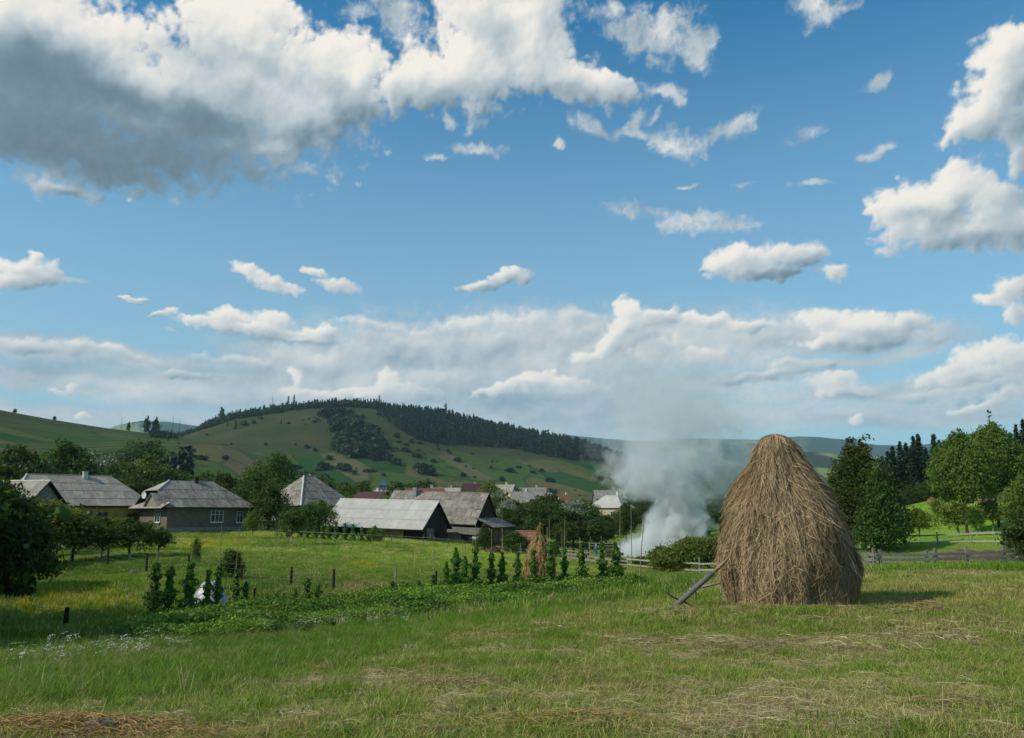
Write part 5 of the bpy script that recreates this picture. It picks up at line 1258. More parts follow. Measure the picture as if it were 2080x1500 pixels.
fence('wire_fence', [(-60, 33), (131, 33)], 'wire netting fence with one thick dark post at the left edge', (.1, .3, .5, .7, .9), .98, M_POST, M_STEEL, .10, (.006, .006), seed=10, sag=.05)
for px, Y, h, lab in ((803, 52, .75, 'short grey post standing alone in the meadow'), (515, 38, .62, 'short dark stump post right of the wrapped heap'), (885, 46, .9, 'thin dark post left of the bean rows')):
    p = place(px, Y); t = empty('post', p); MB().tube([(0, 0, -.3), (.02, 0, h)], [.07, .06], 7).build('shaft', M_WOODG if px == 803 else M_POST, t); MB().tube([(.02, 0, h), (.02, 0, h + .03)], [.055, .02], 7).build('top', M_WOODG, t); tag(t, lab, 'post')
p = place(660, 44); b_ = empty('brace_pole', p); MB().tube([(-.25, 0, 0), (.35, .1, .85)], [.03, .025], 6).build('pole', M_WOODG, b_); MB().tube([(.5, 0, -.2), (.62, .1, 1.25)], [.02, .012], 5).build('twig', M_WOODG, b_); tag(b_, 'slanting brace pole beside the leaning fence post', 'pole')

# ------------------------------------------------------------------ bean poles: a stick wound with climbing leaves
def bean(px, Y, vine_h, pole_h, wide, label, lean=(0, 0), group=None, name='bean_pole', seed=0, leaf=.09):
    r = np.random.default_rng(seed + int(px)); p = place(px, Y); t = empty(name, p)
    top = Vector((lean[0], lean[1], pole_h))
    MB().tube([(0, 0, -.2), top * .5 + Vector((r.normal(0, .015), 0, 0)), top], [.022 * (1.5 if vine_h <= 0 else 1), .018 * (1.5 if vine_h <= 0 else 1), .012 * (1.5 if vine_h <= 0 else 1)], 6).build('pole', M_POLE, t)
    if vine_h > 0:
        n = int(560 * vine_h * (wide / .3)); z = r.uniform(0, 1, n) ** 1.12
        rad = wide * (.22 + .78 * (1 - z) ** .75) * (1 + .45 * np.sin(z * 17 + px) + .3 * np.sin(z * 41 + px * 2)) * r.uniform(.3, 1.15, n) ** 1.0 * .66
        a = r.uniform(0, 6.283, n) + z * 9
        C = np.stack([np.cos(a) * rad + lean[0] * z * vine_h / pole_h, np.sin(a) * rad, z * vine_h], 1)
        N = np.stack([np.cos(a), np.sin(a), 0 * a + .7], 1)
        add('vine', leaf_mesh('bean_vine', C, M_VINE, leaf, N, .7, None, 1.25, int(px)), t)
    return tag(t, label, 'bean pole', group)
G1_, G2_ = 'leafy bean poles in the row before the small haystack', 'leafy bean poles at the left of the garden'
row = [(px, Y, vh * 1.22 + .1, ph + .25, w * 1.30) for px, Y, vh, ph, w in [(880, 39, .75, 2.6, .26), (906, 39.5, 1.25, 1.5, .24), (925, 40, 1.75, 2.0, .42), (944, 39.8, 1.45, 2.3, .34), (965, 40, 1.75, 3.4, .36), (998, 40.5, 1.5, 1.9, .32), (1020, 40.8, 1.5, 3.4, .32), (1052, 41, 1.45, 1.7, .30), (1084, 41, 1.55, 1.7, .34), (1117, 41, 1.75, 3.3, .36), (1147, 41.5, 1.55, 1.9, .30), (1182, 41.5, 1.6, 1.9, .38), (1224, 42, 1.75, 2.0, .32), (1252, 42, 1.7, 1.9, .5)]]
ords = ['leftmost', 'second', 'third', 'fourth', 'fifth', 'sixth', 'seventh', 'eighth', 'ninth', 'tenth', 'eleventh', 'twelfth', 'thirteenth', 'last']
for i, (px, Y, vh, ph, w) in enumerate(row):
    lab = {8: 'leafy bean pole hiding the left foot of the small haystack', 9: 'leafy bean pole with a tall stick just right of the small haystack', 0: 'short sparse bean pole, leftmost of the right-hand row'}.get(i, '%s leafy bean pole from the left in the right-hand row' % ords[i].replace('last', 'rightmost'))
    if i == 13: lab = 'broadest leafy bean pole, at the right end of the right-hand row'
    bean(px, Y, vh, ph, w, lab, group=G1_, seed=i)
for i, (px, Y, vh, ph, w) in enumerate([(308, 31, 2.35, 2.9, .54), (338, 31.4, 2.2, 2.5, .52), (380, 31.8, 2.25, 3.2, .56), (418, 32.2, 1.8, 2.4, .34), (439, 32.4, 1.9, 3.5, .34), (476, 33, 1.7, 3.3, .34), (497, 33.2, 1.2, 1.6, .30)]):
    bean(px, Y, vh, ph, w, '%s leafy bean pole from the left by the wrapped heap' % (ords[i] if i < 6 else 'rightmost'), group=G2_, seed=50 + i)
for i, (px, Y, vh, ph, w, lab) in enumerate([(560, 34, .7, .9, .3, 'low bean pole right of the left group'), (598, 34.5, .8, 1.1, .3, 'low bean pole left of the leaning post'), (622, 35, 1.2, 1.4, .34, 'waist-high bean pole below the leaning post'), (644, 35, .9, 1.1, .3, 'low bean pole just below the leaning post'), (796, 38, .8, 1.0, .3, 'low bean pole beside the dry golden weeds'), (826, 38, .7, .9, .28, 'low thin bean pole right of the golden weeds'), (850, 38.5, .75, 1.0, .3, 'low bean pole left of the right-hand row'), (1235, 42, .9, 1.0, .3, 'low bean pole near the right end of the row'), (1290, 42, .6, .8, .26, 'lowest bean pole beyond the right end of the row')]):
    bean(px, Y, vh, ph, w, lab, seed=80 + i, group='low bean poles in the garden')
bare = [(881, 60, 2.1, 0, 'bare stick left of the barn lean-to'), (939, 62, 2.3, 0, 'bare stick in front of the dark barn doorway'), (966, 58, 2.0, .02, 'bare stick left of the tall yard bush'), (999, 60, 3.1, -.05, 'bare stick right of the tall yard bush'), (1021, 66, 2.6, 0, 'bare stick with a knobbed top right of the dark barn'), (1146, 62, 4.2, .12, 'tall paired stick right of the small haystack'), (1142, 61, 3.4, 0, 'shorter of the paired sticks right of the small haystack'), (1179, 66, 2.8, 0, 'thick bare stick before the picket fence'), (1197, 60, 2.8, .12, 'dark leaning stick left of the person in blue'), (1057, 60, 2.2, 0, 'thin stick before the rusty-roofed shed'), (1222, 66, 3.0, .02, 'mossy stick near the person in blue'), (1260, 58, 4.9, .10, 'tallest bare stick at the left of the smoke'), (1284, 55, 4.7, .06, 'tall bare stick in front of the smoke'), (1298, 44, 3.7, .42, 'right-leaning bare stick in front of the smoke'), (1112, 43.2, 3.0, 0, 'bare stick standing against the small haystack')]
for px, Y, h, ln, lab in bare: bean(px, Y, 0, h, 0, lab, (ln, 0), 'bare sticks between the garden and the yard', 'bare_stick')

# plastic-wrapped heap behind the left bean poles
def lump(name, loc, rx, ry, rz, mat, seed, n=22, sm=True, amp=.25, fr=1.6, parent=None):
    A2, E2 = np.meshgrid(np.linspace(0, 2 * math.pi, n + 1), np.linspace(-.5, math.pi / 2, n // 2)); q = 1 + amp * fbm(A2 * fr + np.cos(A2), E2 * fr * 2, 4, .6, seed) * 2
    q[:, -1] = q[:, 0]
    V = np.stack([np.cos(A2) * np.cos(E2) * rx * q, np.sin(A2) * np.cos(E2) * ry * q, np.sin(E2) * rz * q], -1).reshape(-1, 3)
    me = mesh_from(name, V, grid_faces(*A2.shape), 4); me.materials.append(mat)
    me.polygons.foreach_set('use_smooth', np.full(len(me.polygons), sm)); return add(name, me, parent, loc)
M_TARP = plain('pale_plastic_sheet', (0.36, 0.40, 0.45), (0.22, 0.25, 0.29), 2.2, .35, .5, bump=.5, rnd=0)
p = place(425, 34.0); lump('wrapped_heap', p, .78, .5, 1.25, M_TARP, 5, 30, True, .22, 2.2); tag(bpy.context.scene.objects['wrapped_heap'], 'heap wrapped in pale bluish plastic behind the left bean poles', 'plastic-covered heap')
p = place(270, 50); tag(lump('field_stone', p, .24, .2, .2, M_STONE, 6, 14, True, .3), 'grey stone lying in the meadow below the orchard', 'stone')
p = Vector((*hit(195, 1497), 0)); p.z = hz1(p.x, p.y) + .02; tag(lump('flat_stone', p, .17, .1, .07, M_STONE, 7, 14, True, .3), 'flat grey stone by the brown hay at the bottom edge', 'stone')
p = place(1246, 113.2); tag(lump('burning_heap', p + Vector((0, 0, -.1)), 1.5, 1.2, 1.35, M_ASH, 8, 24, False, .35, 2.4), 'dark brown smouldering heap at the root of the smoke', 'heap')
for px, Y, a_, h_, m_, lab in ((1005, 100, 1.6, .35, M_SOIL, 'low mound of bare soil left of the picket fence'), (1140, 100, 4.2, .3, M_SOIL, 'long strip of bare soil before the picket fence'), (1955, 66, 2.2, .5, M_SOIL, 'bare reddish soil patch between the two right-hand fences'), (2018, 63, 1.8, .8, M_SOIL, 'clay-coloured bank left of the dark edge bush'), (2040, 128, 4.0, 1.4, M_SOIL, 'reddish earth bank beside the big maple')):
    p = place(px, Y); tag(lump('soil_mound', p, a_, a_ * .5, h_, m_, int(px), 18, True, .3), lab, 'soil mound')
p = place(1005, 90); tag(lump('compost_box', p, .7, .5, .7, M_ASH, 77, 14, False, .2), 'small dark compost pile beside the lean-to bush', 'compost pile')

# power pole and mast
for px, Y, h, pyb, lab in ((1266, 165, 8.2, 1085, 'wooden power pole standing left of the smoke'), (1137, 1150, 22, 925, 'distant lattice mast above the forest edge'), (1905 - 1424, 240, 6.5, 1012, 'pale power pole behind the brown house')):
    p = place(px, Y); p.z = zat(0, pyb, Y); t = empty('power_pole', p); MB().tube([(0, 0, -2), (0, 0, h)], [.14 if h < 20 else .5, .10 if h < 20 else .3], 6).build('shaft', M_WOODG if h < 20 else M_STEEL, t)
    MB().box(-.7, -.05, h * .93, .7, .05, h * .93 + .1).build('crossarm', M_WOODG, t); tag(t, lab, 'power pole')
# ------------------------------------------------------------------ trees and shrubs one by one
def T(key, px, Y, top, label, cat='tree', name='broadleaf_tree', wide=1.0, base=None, group=None, rz=None):
    """a tree whose top reaches photo row top"""
    p = place(px, Y)
    if base is not None: p.z = zat(0, base, Y)
    H = max(.4, zat(0, top, Y) - p.z); return tree(key, name, label, cat, p, H, wide, rz, group)
# orchard on the left
OG = 'fruit trees of the left orchard'
for px, Y, top, w, k, lab in [(322, 63, 1070, 1.1, 'fruit0', 'rightmost orchard tree, before the lit gable of the brown house'), (262, 61, 1052, 1.25, 'fruit0', 'orchard tree with limewashed trunk next to the rightmost one'), (290, 70, 1062, 1.1, 'fruit1', 'orchard tree half behind the two rightmost ones'), (205, 63, 1050, 1.3, 'fruit0', 'orchard tree below the yellow wall'), (146, 60, 1040, 1.35, 'fruit0', 'orchard tree with a dark forked trunk below the shed gable'), (92, 58, 1018, 1.4, 'fruit1', 'orchard tree below the board shed'), (180, 72, 1052, 1.3, 'fruit0', 'orchard tree in the second row below the yellow wall'), (232, 76, 1054, 1.2, 'fruit1', 'orchard tree in the second row right of the yellow wall'), (120, 74, 1030, 1.3, 'fruit0', 'orchard tree in the second row below the shed'), (40, 66, 1015, 1.4, 'fruit0', 'orchard tree behind the big left-edge tree'), (60, 80, 1012, 1.4, 'fruit1', 'orchard tree hiding the foot of the shed')]:
    T(k, px, Y, top, lab, 'fruit tree', 'fruit_tree', w, group=OG)
# big walnut-like tree at the left edge
NT = lobes_crown([(0, 0, 3.4, 2.3, 2.2, 1.5), (1.5, .2, 2.5, 1.35, 1.3, 1.0), (-1.4, 0, 3.0, 1.9, 1.8, 1.5), (.9, -.5, 4.0, 1.3, 1.3, 1.0), (1.9, -.2, 3.3, .9, .9, .7), (.6, -.8, 1.9, 1.0, .9, .6), (1.2, .3, 1.65, .8, .7, .45), (-.5, 0, 4.7, 1.6, 1.5, .9)], 30000, 1500, 12, .14)
PROTO['edge'] = (leaf_mesh('edge_crown', NT[0], M_LEAFD, .105, NT[1], .9, NT[2] * .8 + .1, 2.2, 12, .8), branch_mesh('edge_trunk', 4.4, .17, [(1.6, .2, 2.6), (1.2, -.4, 3.6), (-1.5, 0, 3.0), (.8, -.7, 2.0), (0, 0, 4.6), (-1, .6, 4.2)], 3, M_BARK), 5.2, None)
p = place(-52, 27.0); tree('edge', 'broadleaf_tree', 'dark leafy tree hanging in from the left edge', 'tree', p, 4.75, .84, 0.0)
# other trees of the same row beyond the left edge of the frame: their shade falls into the picture
for i, (x_, y_, h_) in enumerate([(-19.8, 20.5, 8.5), (-24.8, 24.5, 10.0), (-28.5, 30, 10.0), (-21.5, 17.5, 7.0), (-33, 40, 9), (-40, 52, 10)]):
    tree('round%d' % (i % 3), 'broadleaf_tree', 'dark tree of the row beyond the left edge', 'tree', Vector((x_, y_, hz1(x_, y_))), h_, 1.1, group='trees of the row beyond the left edge')
# yard and village trees
V = [
 ('round1', 20, 128, 902, 1.1, 'dark tree before the red-brown house at the left edge'), ('round1', 125, 140, 893, .9, 'dark tree rising behind the yellow house, left of its chimney'), ('pale2', 185, 150, 912, 1.0, 'pale green tree behind the right end of the yellow house'), ('broad1', 225, 135, 940, .8, 'dark round tree right of the yellow house ridge'),
 ('pale1', 245, 150, 934, 1.2, 'light green tree between the yellow and the brown house'), ('pale0', 292, 155, 922, 1.0, 'yellow-green tree behind the brown house, left of its ridge'), ('round0', 265, 120, 962, 1.1, 'rounded tree close behind the satellite dish house'), ('round1', 240, 115, 985, 1.0, 'dark tree in the gap between the yellow and the brown house'), ('pale2', 268, 170, 932, .6, 'silvery tree with pale leaves between the first two houses'), ('round1', 330, 160, 945, 1.0, 'dark tree directly above the white hip line of the brown house'),
 ('round1', 292, 330, 893, 1.3, 'large dark tree clump at the foot of the left hill'), ('round1', 268, 335, 897, 1.0, 'dark tree left beside the clump at the foot of the left hill'), ('round1', 372, 170, 958, 1.3, 'dark tree behind the brown house ridge'), ('round0', 410, 165, 955, 1.0, 'green tree right above the brown house chimney'), ('round0', 452, 150, 955, .9, 'green tree behind the right hip of the brown house'),
 ('broad1', 520, 106, 957, .95, 'dark bushy tree right of the brown house'), ('round1', 480, 112, 985, 1.0, 'dark tree touching the brown house roof corner'), ('round1', 545, 102, 985, 1.0, 'dark tree left of the pyramid roof'), ('broad0', 558, 150, 916, .78, 'tall airy green tree behind the dark bushy tree'), ('round0', 525, 160, 935, .9, 'green tree behind the dark bushy tree, to its left'),
 ('pale1', 622, 132, 958, 1.25, 'bright green tree crown left above the pyramid roof'), ('pale1', 650, 130, 964, 1.0, 'bright green tree crown right above the pyramid roof'), ('round0', 668, 150, 985, 1.0, 'green tree right of the pyramid roof'), ('pale1', 648, 100, 1012, 1.0, 'bright green bush at the left end of the pale barn'), ('round0', 625, 99, 1020, 1.0, 'green bush left of the pale barn'), ('round0', 700, 165, 985, 1.2, 'tree behind the left end of the pale barn roof'), ('round1', 735, 190, 975, 1.0, 'dark tree behind the cream house'), ('pale0', 700, 140, 1000, 1.0, 'yellow-green tree left of the cream house'), ('pale0', 790, 140, 1003, .9, 'yellow-green tree right of the cream house'),
 ('round0', 715, 230, 978, 1.2, 'distant tree before the foot of the main hill'), ('round1', 810, 260, 978, 1.3, 'dark distant tree right of the blue tower'), ('round0', 855, 240, 972, 1.4, 'round distant tree above the red roof'), ('pale1', 920, 300, 985, 1.2, 'pale distant tree between the red and maroon roofs'), ('pale0', 995, 170, 978, 1.0, 'yellow-green tree right of the maroon roof'), ('pale2', 1010, 165, 998, .9, 'silvery tree above the dark barn lean-to'), ('pale2', 1030, 150, 1012, .8, 'second silvery tree right of the dark barn'), ('round0', 1040, 230, 985, 1.0, 'green tree left of the slate roof'),
 ('round1', 1028, 122, 1030, 1.0, 'dark tree right behind the lean-to'), ('round1', 1055, 124, 1028, 1.0, 'dark tree below the cream gable house'), ('round0', 1090, 126, 1012, .95, 'dark green tree right of the cream gable house'), ('round1', 1102, 138, 1005, .9, 'tall dark tree in the middle of the village'), ('round1', 1130, 126, 1020, 1.0, 'dark tree left of the pale willow crown'), ('pale2', 1165, 150, 1010, 1.1, 'pale silvery-green crown among the dark village trees'), ('pale0', 1188, 152, 1014, 1.1, 'pale yellow-green crown left of the light pyramid roof'), ('round1', 1165, 126, 1038, 1.1, 'dark tree below the pale crowns'), ('round1', 1198, 127, 1036, 1.1, 'dark tree left of the mossy stick'), ('round0', 1232, 128, 1042, 1.1, 'dark tree below the light pyramid roof'), ('broad1', 1272, 132, 1018, .8, 'dark tree at the left edge of the smoke'), ('round0', 1148, 122, 1055, 1.1, 'green shrubby tree behind the picket fence'), ('round0', 1075, 122, 1045, 1.1, 'dark tree behind the rusty-roofed shed'), ('round1', 1215, 124, 1050, 1.2, 'dark shrubby tree behind the person in blue'),
 ('round0', 1012, 158, 1006, 1.0, 'green tree before the pale two-storey house'), ('round1', 1048, 160, 1016, .9, 'dark tree left of the cream gable house'), ('round0', 1085, 162, 1010, 1.1, 'green tree between the cream house and the dark slate roof'), ('round1', 1120, 165, 1002, 1.1, 'dark tree right of the small grey-roofed house'), ('round0', 938, 150, 992, .8, 'green tree behind the ridge of the dark barn'), ('pale1', 890, 152, 994, .7, 'light green treetop above the dark barn ridge'), ('round1', 1195, 160, 1018, 1.0, 'dark tree left of the light pyramid roof'),
 ('broad1', 1320, 140, 1010, .9, 'dark tree inside the smoke'), ('broad1', 1385, 142, 985, .9, 'dark tree behind the right half of the smoke'), ('broad0', 1430, 135, 978, .8, 'dark green tree right of the smoke'), ('broad1', 1465, 130, 1010, .9, 'dark tree just left of the big haystack'), ('round1', 1410, 122, 1045, 1.2, 'low dark tree behind the bright shrub'), ('broad1', 1510, 140, 1000, 1.0, 'dark tree behind the left side of the big haystack'), ('round1', 1350, 124, 1060, 1.3, 'low dark tree in the foot of the smoke'),
]
for k, px, Y, top, w, lab in V: T(k, px, Y, top, lab, wide=w)
T('fruit0', 592, 84, 1030, 'small fruit tree with a bare trunk left of the pale barn', 'fruit tree', 'fruit_tree', .9); T('fruit1', 512, 90, 1038, 'young light green fruit tree right of the brown house', 'fruit tree', 'fruit_tree', .7)
T('fruit1', 395, 50, 1092, 'sparse young sapling in the meadow above the bean poles', 'sapling', 'sapling', .38); T('bush1', 470, 47, 1116, 'sparse twiggy bush beside a dark fence post', 'bush', 'bush', .62)
T('columnar1', 985, 92, 1062, 'narrow leafy bush before the barn lean-to', 'bush', 'bush', 1.2); T('bush1', 1045, 96, 1078, 'small green bush left of the rusty-roofed shed', 'bush', 'bush', .8); T('bush0', 763, 93, 1068, 'dark bush before the wall of the pale barn', 'bush', 'bush', .7); T('bush1', 1128, 90, 1098, 'thin sapling bush before the picket fence', 'bush', 'bush', .35)
T('willow', 1400, 73, 1094, 'bright yellow-green spreading shrub left of the big haystack', 'shrub', 'shrub', 1.0, rz=0.0); T('bush0', 1340, 77, 1108, 'rounded green shrub at the left end of the bright shrub', 'shrub', 'shrub', .9); T('bush1', 1300, 80, 1130, 'low olive shrub under the foot of the smoke', 'shrub', 'shrub', 1.2); T('bush1', 1262, 82, 1133, 'low weedy shrub beside the smoking heap', 'shrub', 'shrub', 1.0)
# hop-like rows and tall weeds in front of the barn
for i, (px, h_) in enumerate([(585, 1080), (610, 1068), (624, 1062), (640, 1066), (655, 1060), (668, 1063), (682, 1058), (700, 1062), (716, 1064), (734, 1070), (748, 1074)]):
    p = place(px, 93); vh = max(.6, zat(0, h_, 93) - p.z - .1)
    bean(px, 93, vh, vh + .6, .42, '%s of the tall climbing plants from the left before the pale barn' % (ords + ['x'])[i].replace('leftmost', 'first'), group='climbing plants before the pale barn', name='climbing_plant', leaf=.14, seed=200)
# right side
T('columnar', 1757, 74, 878, 'tall dark birch-like tree right of the big haystack', wide=1.0, rz=.4); T('columnar1', 1792, 71, 945, 'narrower tree leaning on the right flank of the birch-like tree', wide=.9); T('columnar1', 1722, 76, 930, 'shorter tree on the left flank of the birch-like tree', wide=.95)
T('maple', 1965, 104, 872, 'big bright green maple, left of the pair on the slope', name='maple_tree', wide=.80, rz=1.0); T('maple', 2030, 108, 856, 'big green maple, right of the pair on the slope', name='maple_tree', wide=.82, rz=3.0); T('broad0', 2068, 118, 895, 'shaded tree right behind the two maples', wide=.8)
T('fruit1', 1868, 90, 1032, 'small fruit tree with limewashed trunk on the sunny slope', 'fruit tree', 'fruit_tree', 1.1); T('fruit1', 1948, 98, 1020, 'wide fruit tree under the left maple', 'fruit tree', 'fruit_tree', 1.25); T('pale1', 1905, 125, 1015, 'bright bush on the sunny slope between two fruit trees', 'bush', 'bush', 1.0); T('fruit1', 2018, 104, 1015, 'light green fruit tree right of the maple trunk', 'fruit tree', 'fruit_tree', 1.0); T('fruit0', 1985, 92, 1030, 'dark young tree before the maple trunk', 'fruit tree', 'fruit_tree', .6)
T('round1', 2082, 61, 1050, 'dark bush at the right edge behind the board fence', 'bush', 'bush', .9); T('round1', 2122, 60, 985, 'dark tree cut by the right edge', wide=.8); T('pale0', 2082, 78, 965, 'yellow-green tree at the right edge beside the maple', wide=.7)
for px, Y, top, w, lab in [(1822, 150, 1000, 1.2, 'dark shrub mass left below the firs'), (1850, 158, 985, 1.3, 'dark shrub mass in the middle below the firs'), (1890, 165, 975, 1.4, 'dark shrub mass right below the firs'), (1920, 170, 985, 1.2, 'dark shrub behind the left maple')]: T('round1', px, Y, top, lab, 'bush', 'bush', w)
for i, (px, Y, top) in enumerate([(1822, 172, 905), (1838, 178, 895), (1850, 172, 898), (1866, 176, 884), (1876, 172, 880), (1890, 180, 908), (1908, 182, 880), (1918, 176, 892), (1932, 185, 900), (1800, 185, 925), (1812, 176, 915), (1944, 190, 888), (2062, 165, 878), (2075, 150, 860), (2090, 155, 850), (1858, 170, 915)]):
    T('spruce%d' % (i % 2), px, Y, top, '%s in the dark fir group behind the sunny slope' % ['leftmost tall fir', 'second fir', 'third fir', 'tallest fir but one', 'tallest fir', 'short fir', 'slender fir', 'fir next to the slender one', 'fir half behind the maple', 'lowest fir', 'low fir', 'fir whose tip shows over the maple', 'fir right of the maples', 'tall fir near the right edge', 'fir at the right edge', 'low front fir'][i], 'fir', 'fir_tree', 1.3)
T('bare_spruce', 2024, 150, 826, 'thin half-bare spruce tip rising above the right maple', 'fir', 'fir_tree', 1.0)
for px, Y, top, w, lab in [(345, 320, 915, 1.0, 'left fir of the three at the foot of the left hill'), (362, 320, 905, 1.0, 'middle fir of the three at the foot of the left hill'), (380, 320, 903, 1.0, 'right fir of the three at the foot of the left hill'), (335, 250, 935, 1.2, 'short fir beside the three firs')]: T('farspruce2', px, Y, top, lab, 'fir', 'fir_tree', w)

# ------------------------------------------------------------------ woods on the hills
def hill_tree(key, name, x, y, H, label, group, cat, wide=1.0):
    z = hz1(x, y) - .5; return tree(key, name, label, cat, Vector((x, y, z)), H, wide, None, group)
r = np.random.default_rng(99)
def skyline_pt(px):
    dx = (px - 1040) / FPX * CP; Ys = np.linspace(900, 1500, 301); g = height(dx * Ys, Ys, False); k = np.argmax(g / Ys); return dx * Ys[k], Ys[k]
n_ = 0
for px in np.concatenate([np.arange(500, 760, 9.0) + r.normal(0, 4, 29), np.arange(764, 1240, 5.0)]):     # the ragged line of spruces along the ridge
    x, y = skyline_pt(px + r.normal(0, 1.5)); H = r.choice([11, 13, 15, 17, 21], p=[.25, .3, .25, .14, .06]) * r.uniform(.85, 1.1)
    if px < 860: H *= .62
    hill_tree('farspruce%d' % r.integers(0, 3), 'spruce_tree', x, y - 8, H, 'dark spruce in the jagged line along the main ridge', 'spruces along the main ridge', 'spruce', r.uniform(.8, 1.1)); n_ += 1
for px, h_, k in ((546, 27, 0), (578, 24, 1), (590, 25, 1), (766, 20, 1), (903, 30, 0), (940, 20, 1), (985, 18, 2), (1092, 20, 1)):
    x, y = skyline_pt(px); hill_tree('bare_spruce' if k == 0 and px < 600 else 'farspruce%d' % k, 'spruce_tree', x, y - 10, h_, {546: 'tall thin lone spruce above the left shoulder of the ridge', 578: 'left one of two bushy tall trees on the ridge', 590: 'right one of two bushy tall trees on the ridge', 766: 'tall spruce beside the bald hilltop', 903: 'tallest spruce of the right-hand ridge', 940: 'spruce standing out right of the tallest one', 985: 'spruce standing out halfway down the ridge', 1092: 'spruce tip near the lower end of the ridge'}[px], None, 'spruce', .9)
# lone trees on the saddle
for i, (px, top, k) in enumerate(((218, 856, 'bare_spruce'), (232, 840, 'bare_spruce'), (247, 852, 'tiny1'), (272, 848, 'bare_spruce'), (285, 841, 'tiny1'), (303, 843, 'tiny1'), (338, 838, 'bare_spruce'), (352, 846, 'bare_spruce'), (438, 822, 'tiny1'), (466, 826, 'bare_spruce'), (92, 845, 'tiny0'), (8, 828, 'tiny0'))):
    dx = (px - 1040) / FPX * CP; Y0 = 700 if px < 300 else 1150; Ys = np.linspace(500, 1300, 200); g = height(dx * Ys, Ys, False); kk = np.argmax(g / Ys)
    x, y = dx * Ys[kk], Ys[kk]; z = float(g[kk]); H = max(4, zat(0, top + 5, y) - z)
    tree(k, 'lone_tree', '%s lone tree on the skyline of the left saddle' % ['slim', 'tall slim', 'low round', 'thin', 'flat-topped', 'small-crowned', 'bare tall', 'bare short', 'forked', 'spindly', 'bushy', 'squat'][i] if i < 10 else ['bushy lone tree on the left hill skyline', 'small tree at the top of the left hill by the edge'][i - 10], 'tree', Vector((x, y, z - .3)), H, .38 if k == 'tiny1' else .7)
# wood masses: the trees that show largest are single trees, the rest one mass
def wood_points(poly, n, seed, jitter=25):
    rr = np.random.default_rng(seed); lo, hi = poly.min(0), poly.max(0); P = rr.uniform(lo, hi, (n, 2)); P = P[inside(poly, P[:, 0], P[:, 1])]; return P
PW = wood_points(WOOD_MAIN, 9000, 1); PW = PW[PW[:, 1] < 1500]; order = np.argsort(PW[:, 1]); near, rest = PW[order[:150]], PW[order[150:]]
for x, y in near: hill_tree('farspruce%d' % r.integers(0, 3), 'spruce_tree', x, y, r.uniform(13, 19), 'dark spruce along the lower edge of the hill forest', 'spruces at the lower edge of the hill forest', 'spruce')
PC = wood_points(WOOD_CLUMP, 420, 2)
for x, y in PC[:95]: hill_tree('tiny0', 'broadleaf_tree', x, y, r.choice([6, 9, 12, 16], p=[.3, .35, .25, .1]), 'dark bushy tree in the copse on the hillside', 'trees of the copse on the hillside', 'tree', r.uniform(.9, 1.4))
PL = wood_points(WOOD_LEFT, 2600, 3); PL = PL[PL[:, 1] < 1500]
HIDDEN['masstree'] = []
def hidden_tree(key, H):
    crown, trunk, h0, lm = PROTO[key]; o = bpy.data.objects.new('mass_' + key, crown); return o
HIDDEN['masstree'] = [hidden_tree('farspruce%d' % i, 17) for i in range(3)]; HIDDEN['massbush'] = [hidden_tree('tiny%d' % (i % 2), 6) for i in range(3)]
rest = rest[r.permutation(len(rest))[:3200]]
rest_px = 1040 + FPX * rest[:, 0] / rest[:, 1]
scatter('hill_forest', 'masstree', rest[:, 0], rest[:, 1], r.uniform(.55, 1.2, len(rest)) * np.interp(rest_px, [740, 800, 900], [.45, .6, 1.0]), np.full((len(rest), 3), .5), 41, .03, -.5)
SB = []
for px in np.arange(296, 770, 1.15):     # a belt of trees just in front of the crest
    dx = (px - 1040) / FPX * CP; Ys = np.linspace(600, 1500, 240); g = height(dx * Ys, Ys, False); k = np.argmax(g / Ys)
    for d in r.uniform(0, 95 if px < 560 else 45, 2): SB.append((dx * (Ys[k] - d) + r.normal(0, 3), Ys[k] - d, r.uniform(.55, 1.15) * (1.0 if px > 400 else .5)))
SB = np.array(SB); h_ = len(SB) // 2
scatter('saddle_wood', 'massbush', SB[::2, 0], SB[::2, 1], SB[::2, 2] * 1.5, np.full((len(SB[::2]), 3), .5), 42, .03, -.5)
scatter('saddle_wood', 'masstree', SB[1::2, 0], SB[1::2, 1], SB[1::2, 2] * .72, np.full((len(SB[1::2]), 3), .5), 43, .03, -.5)
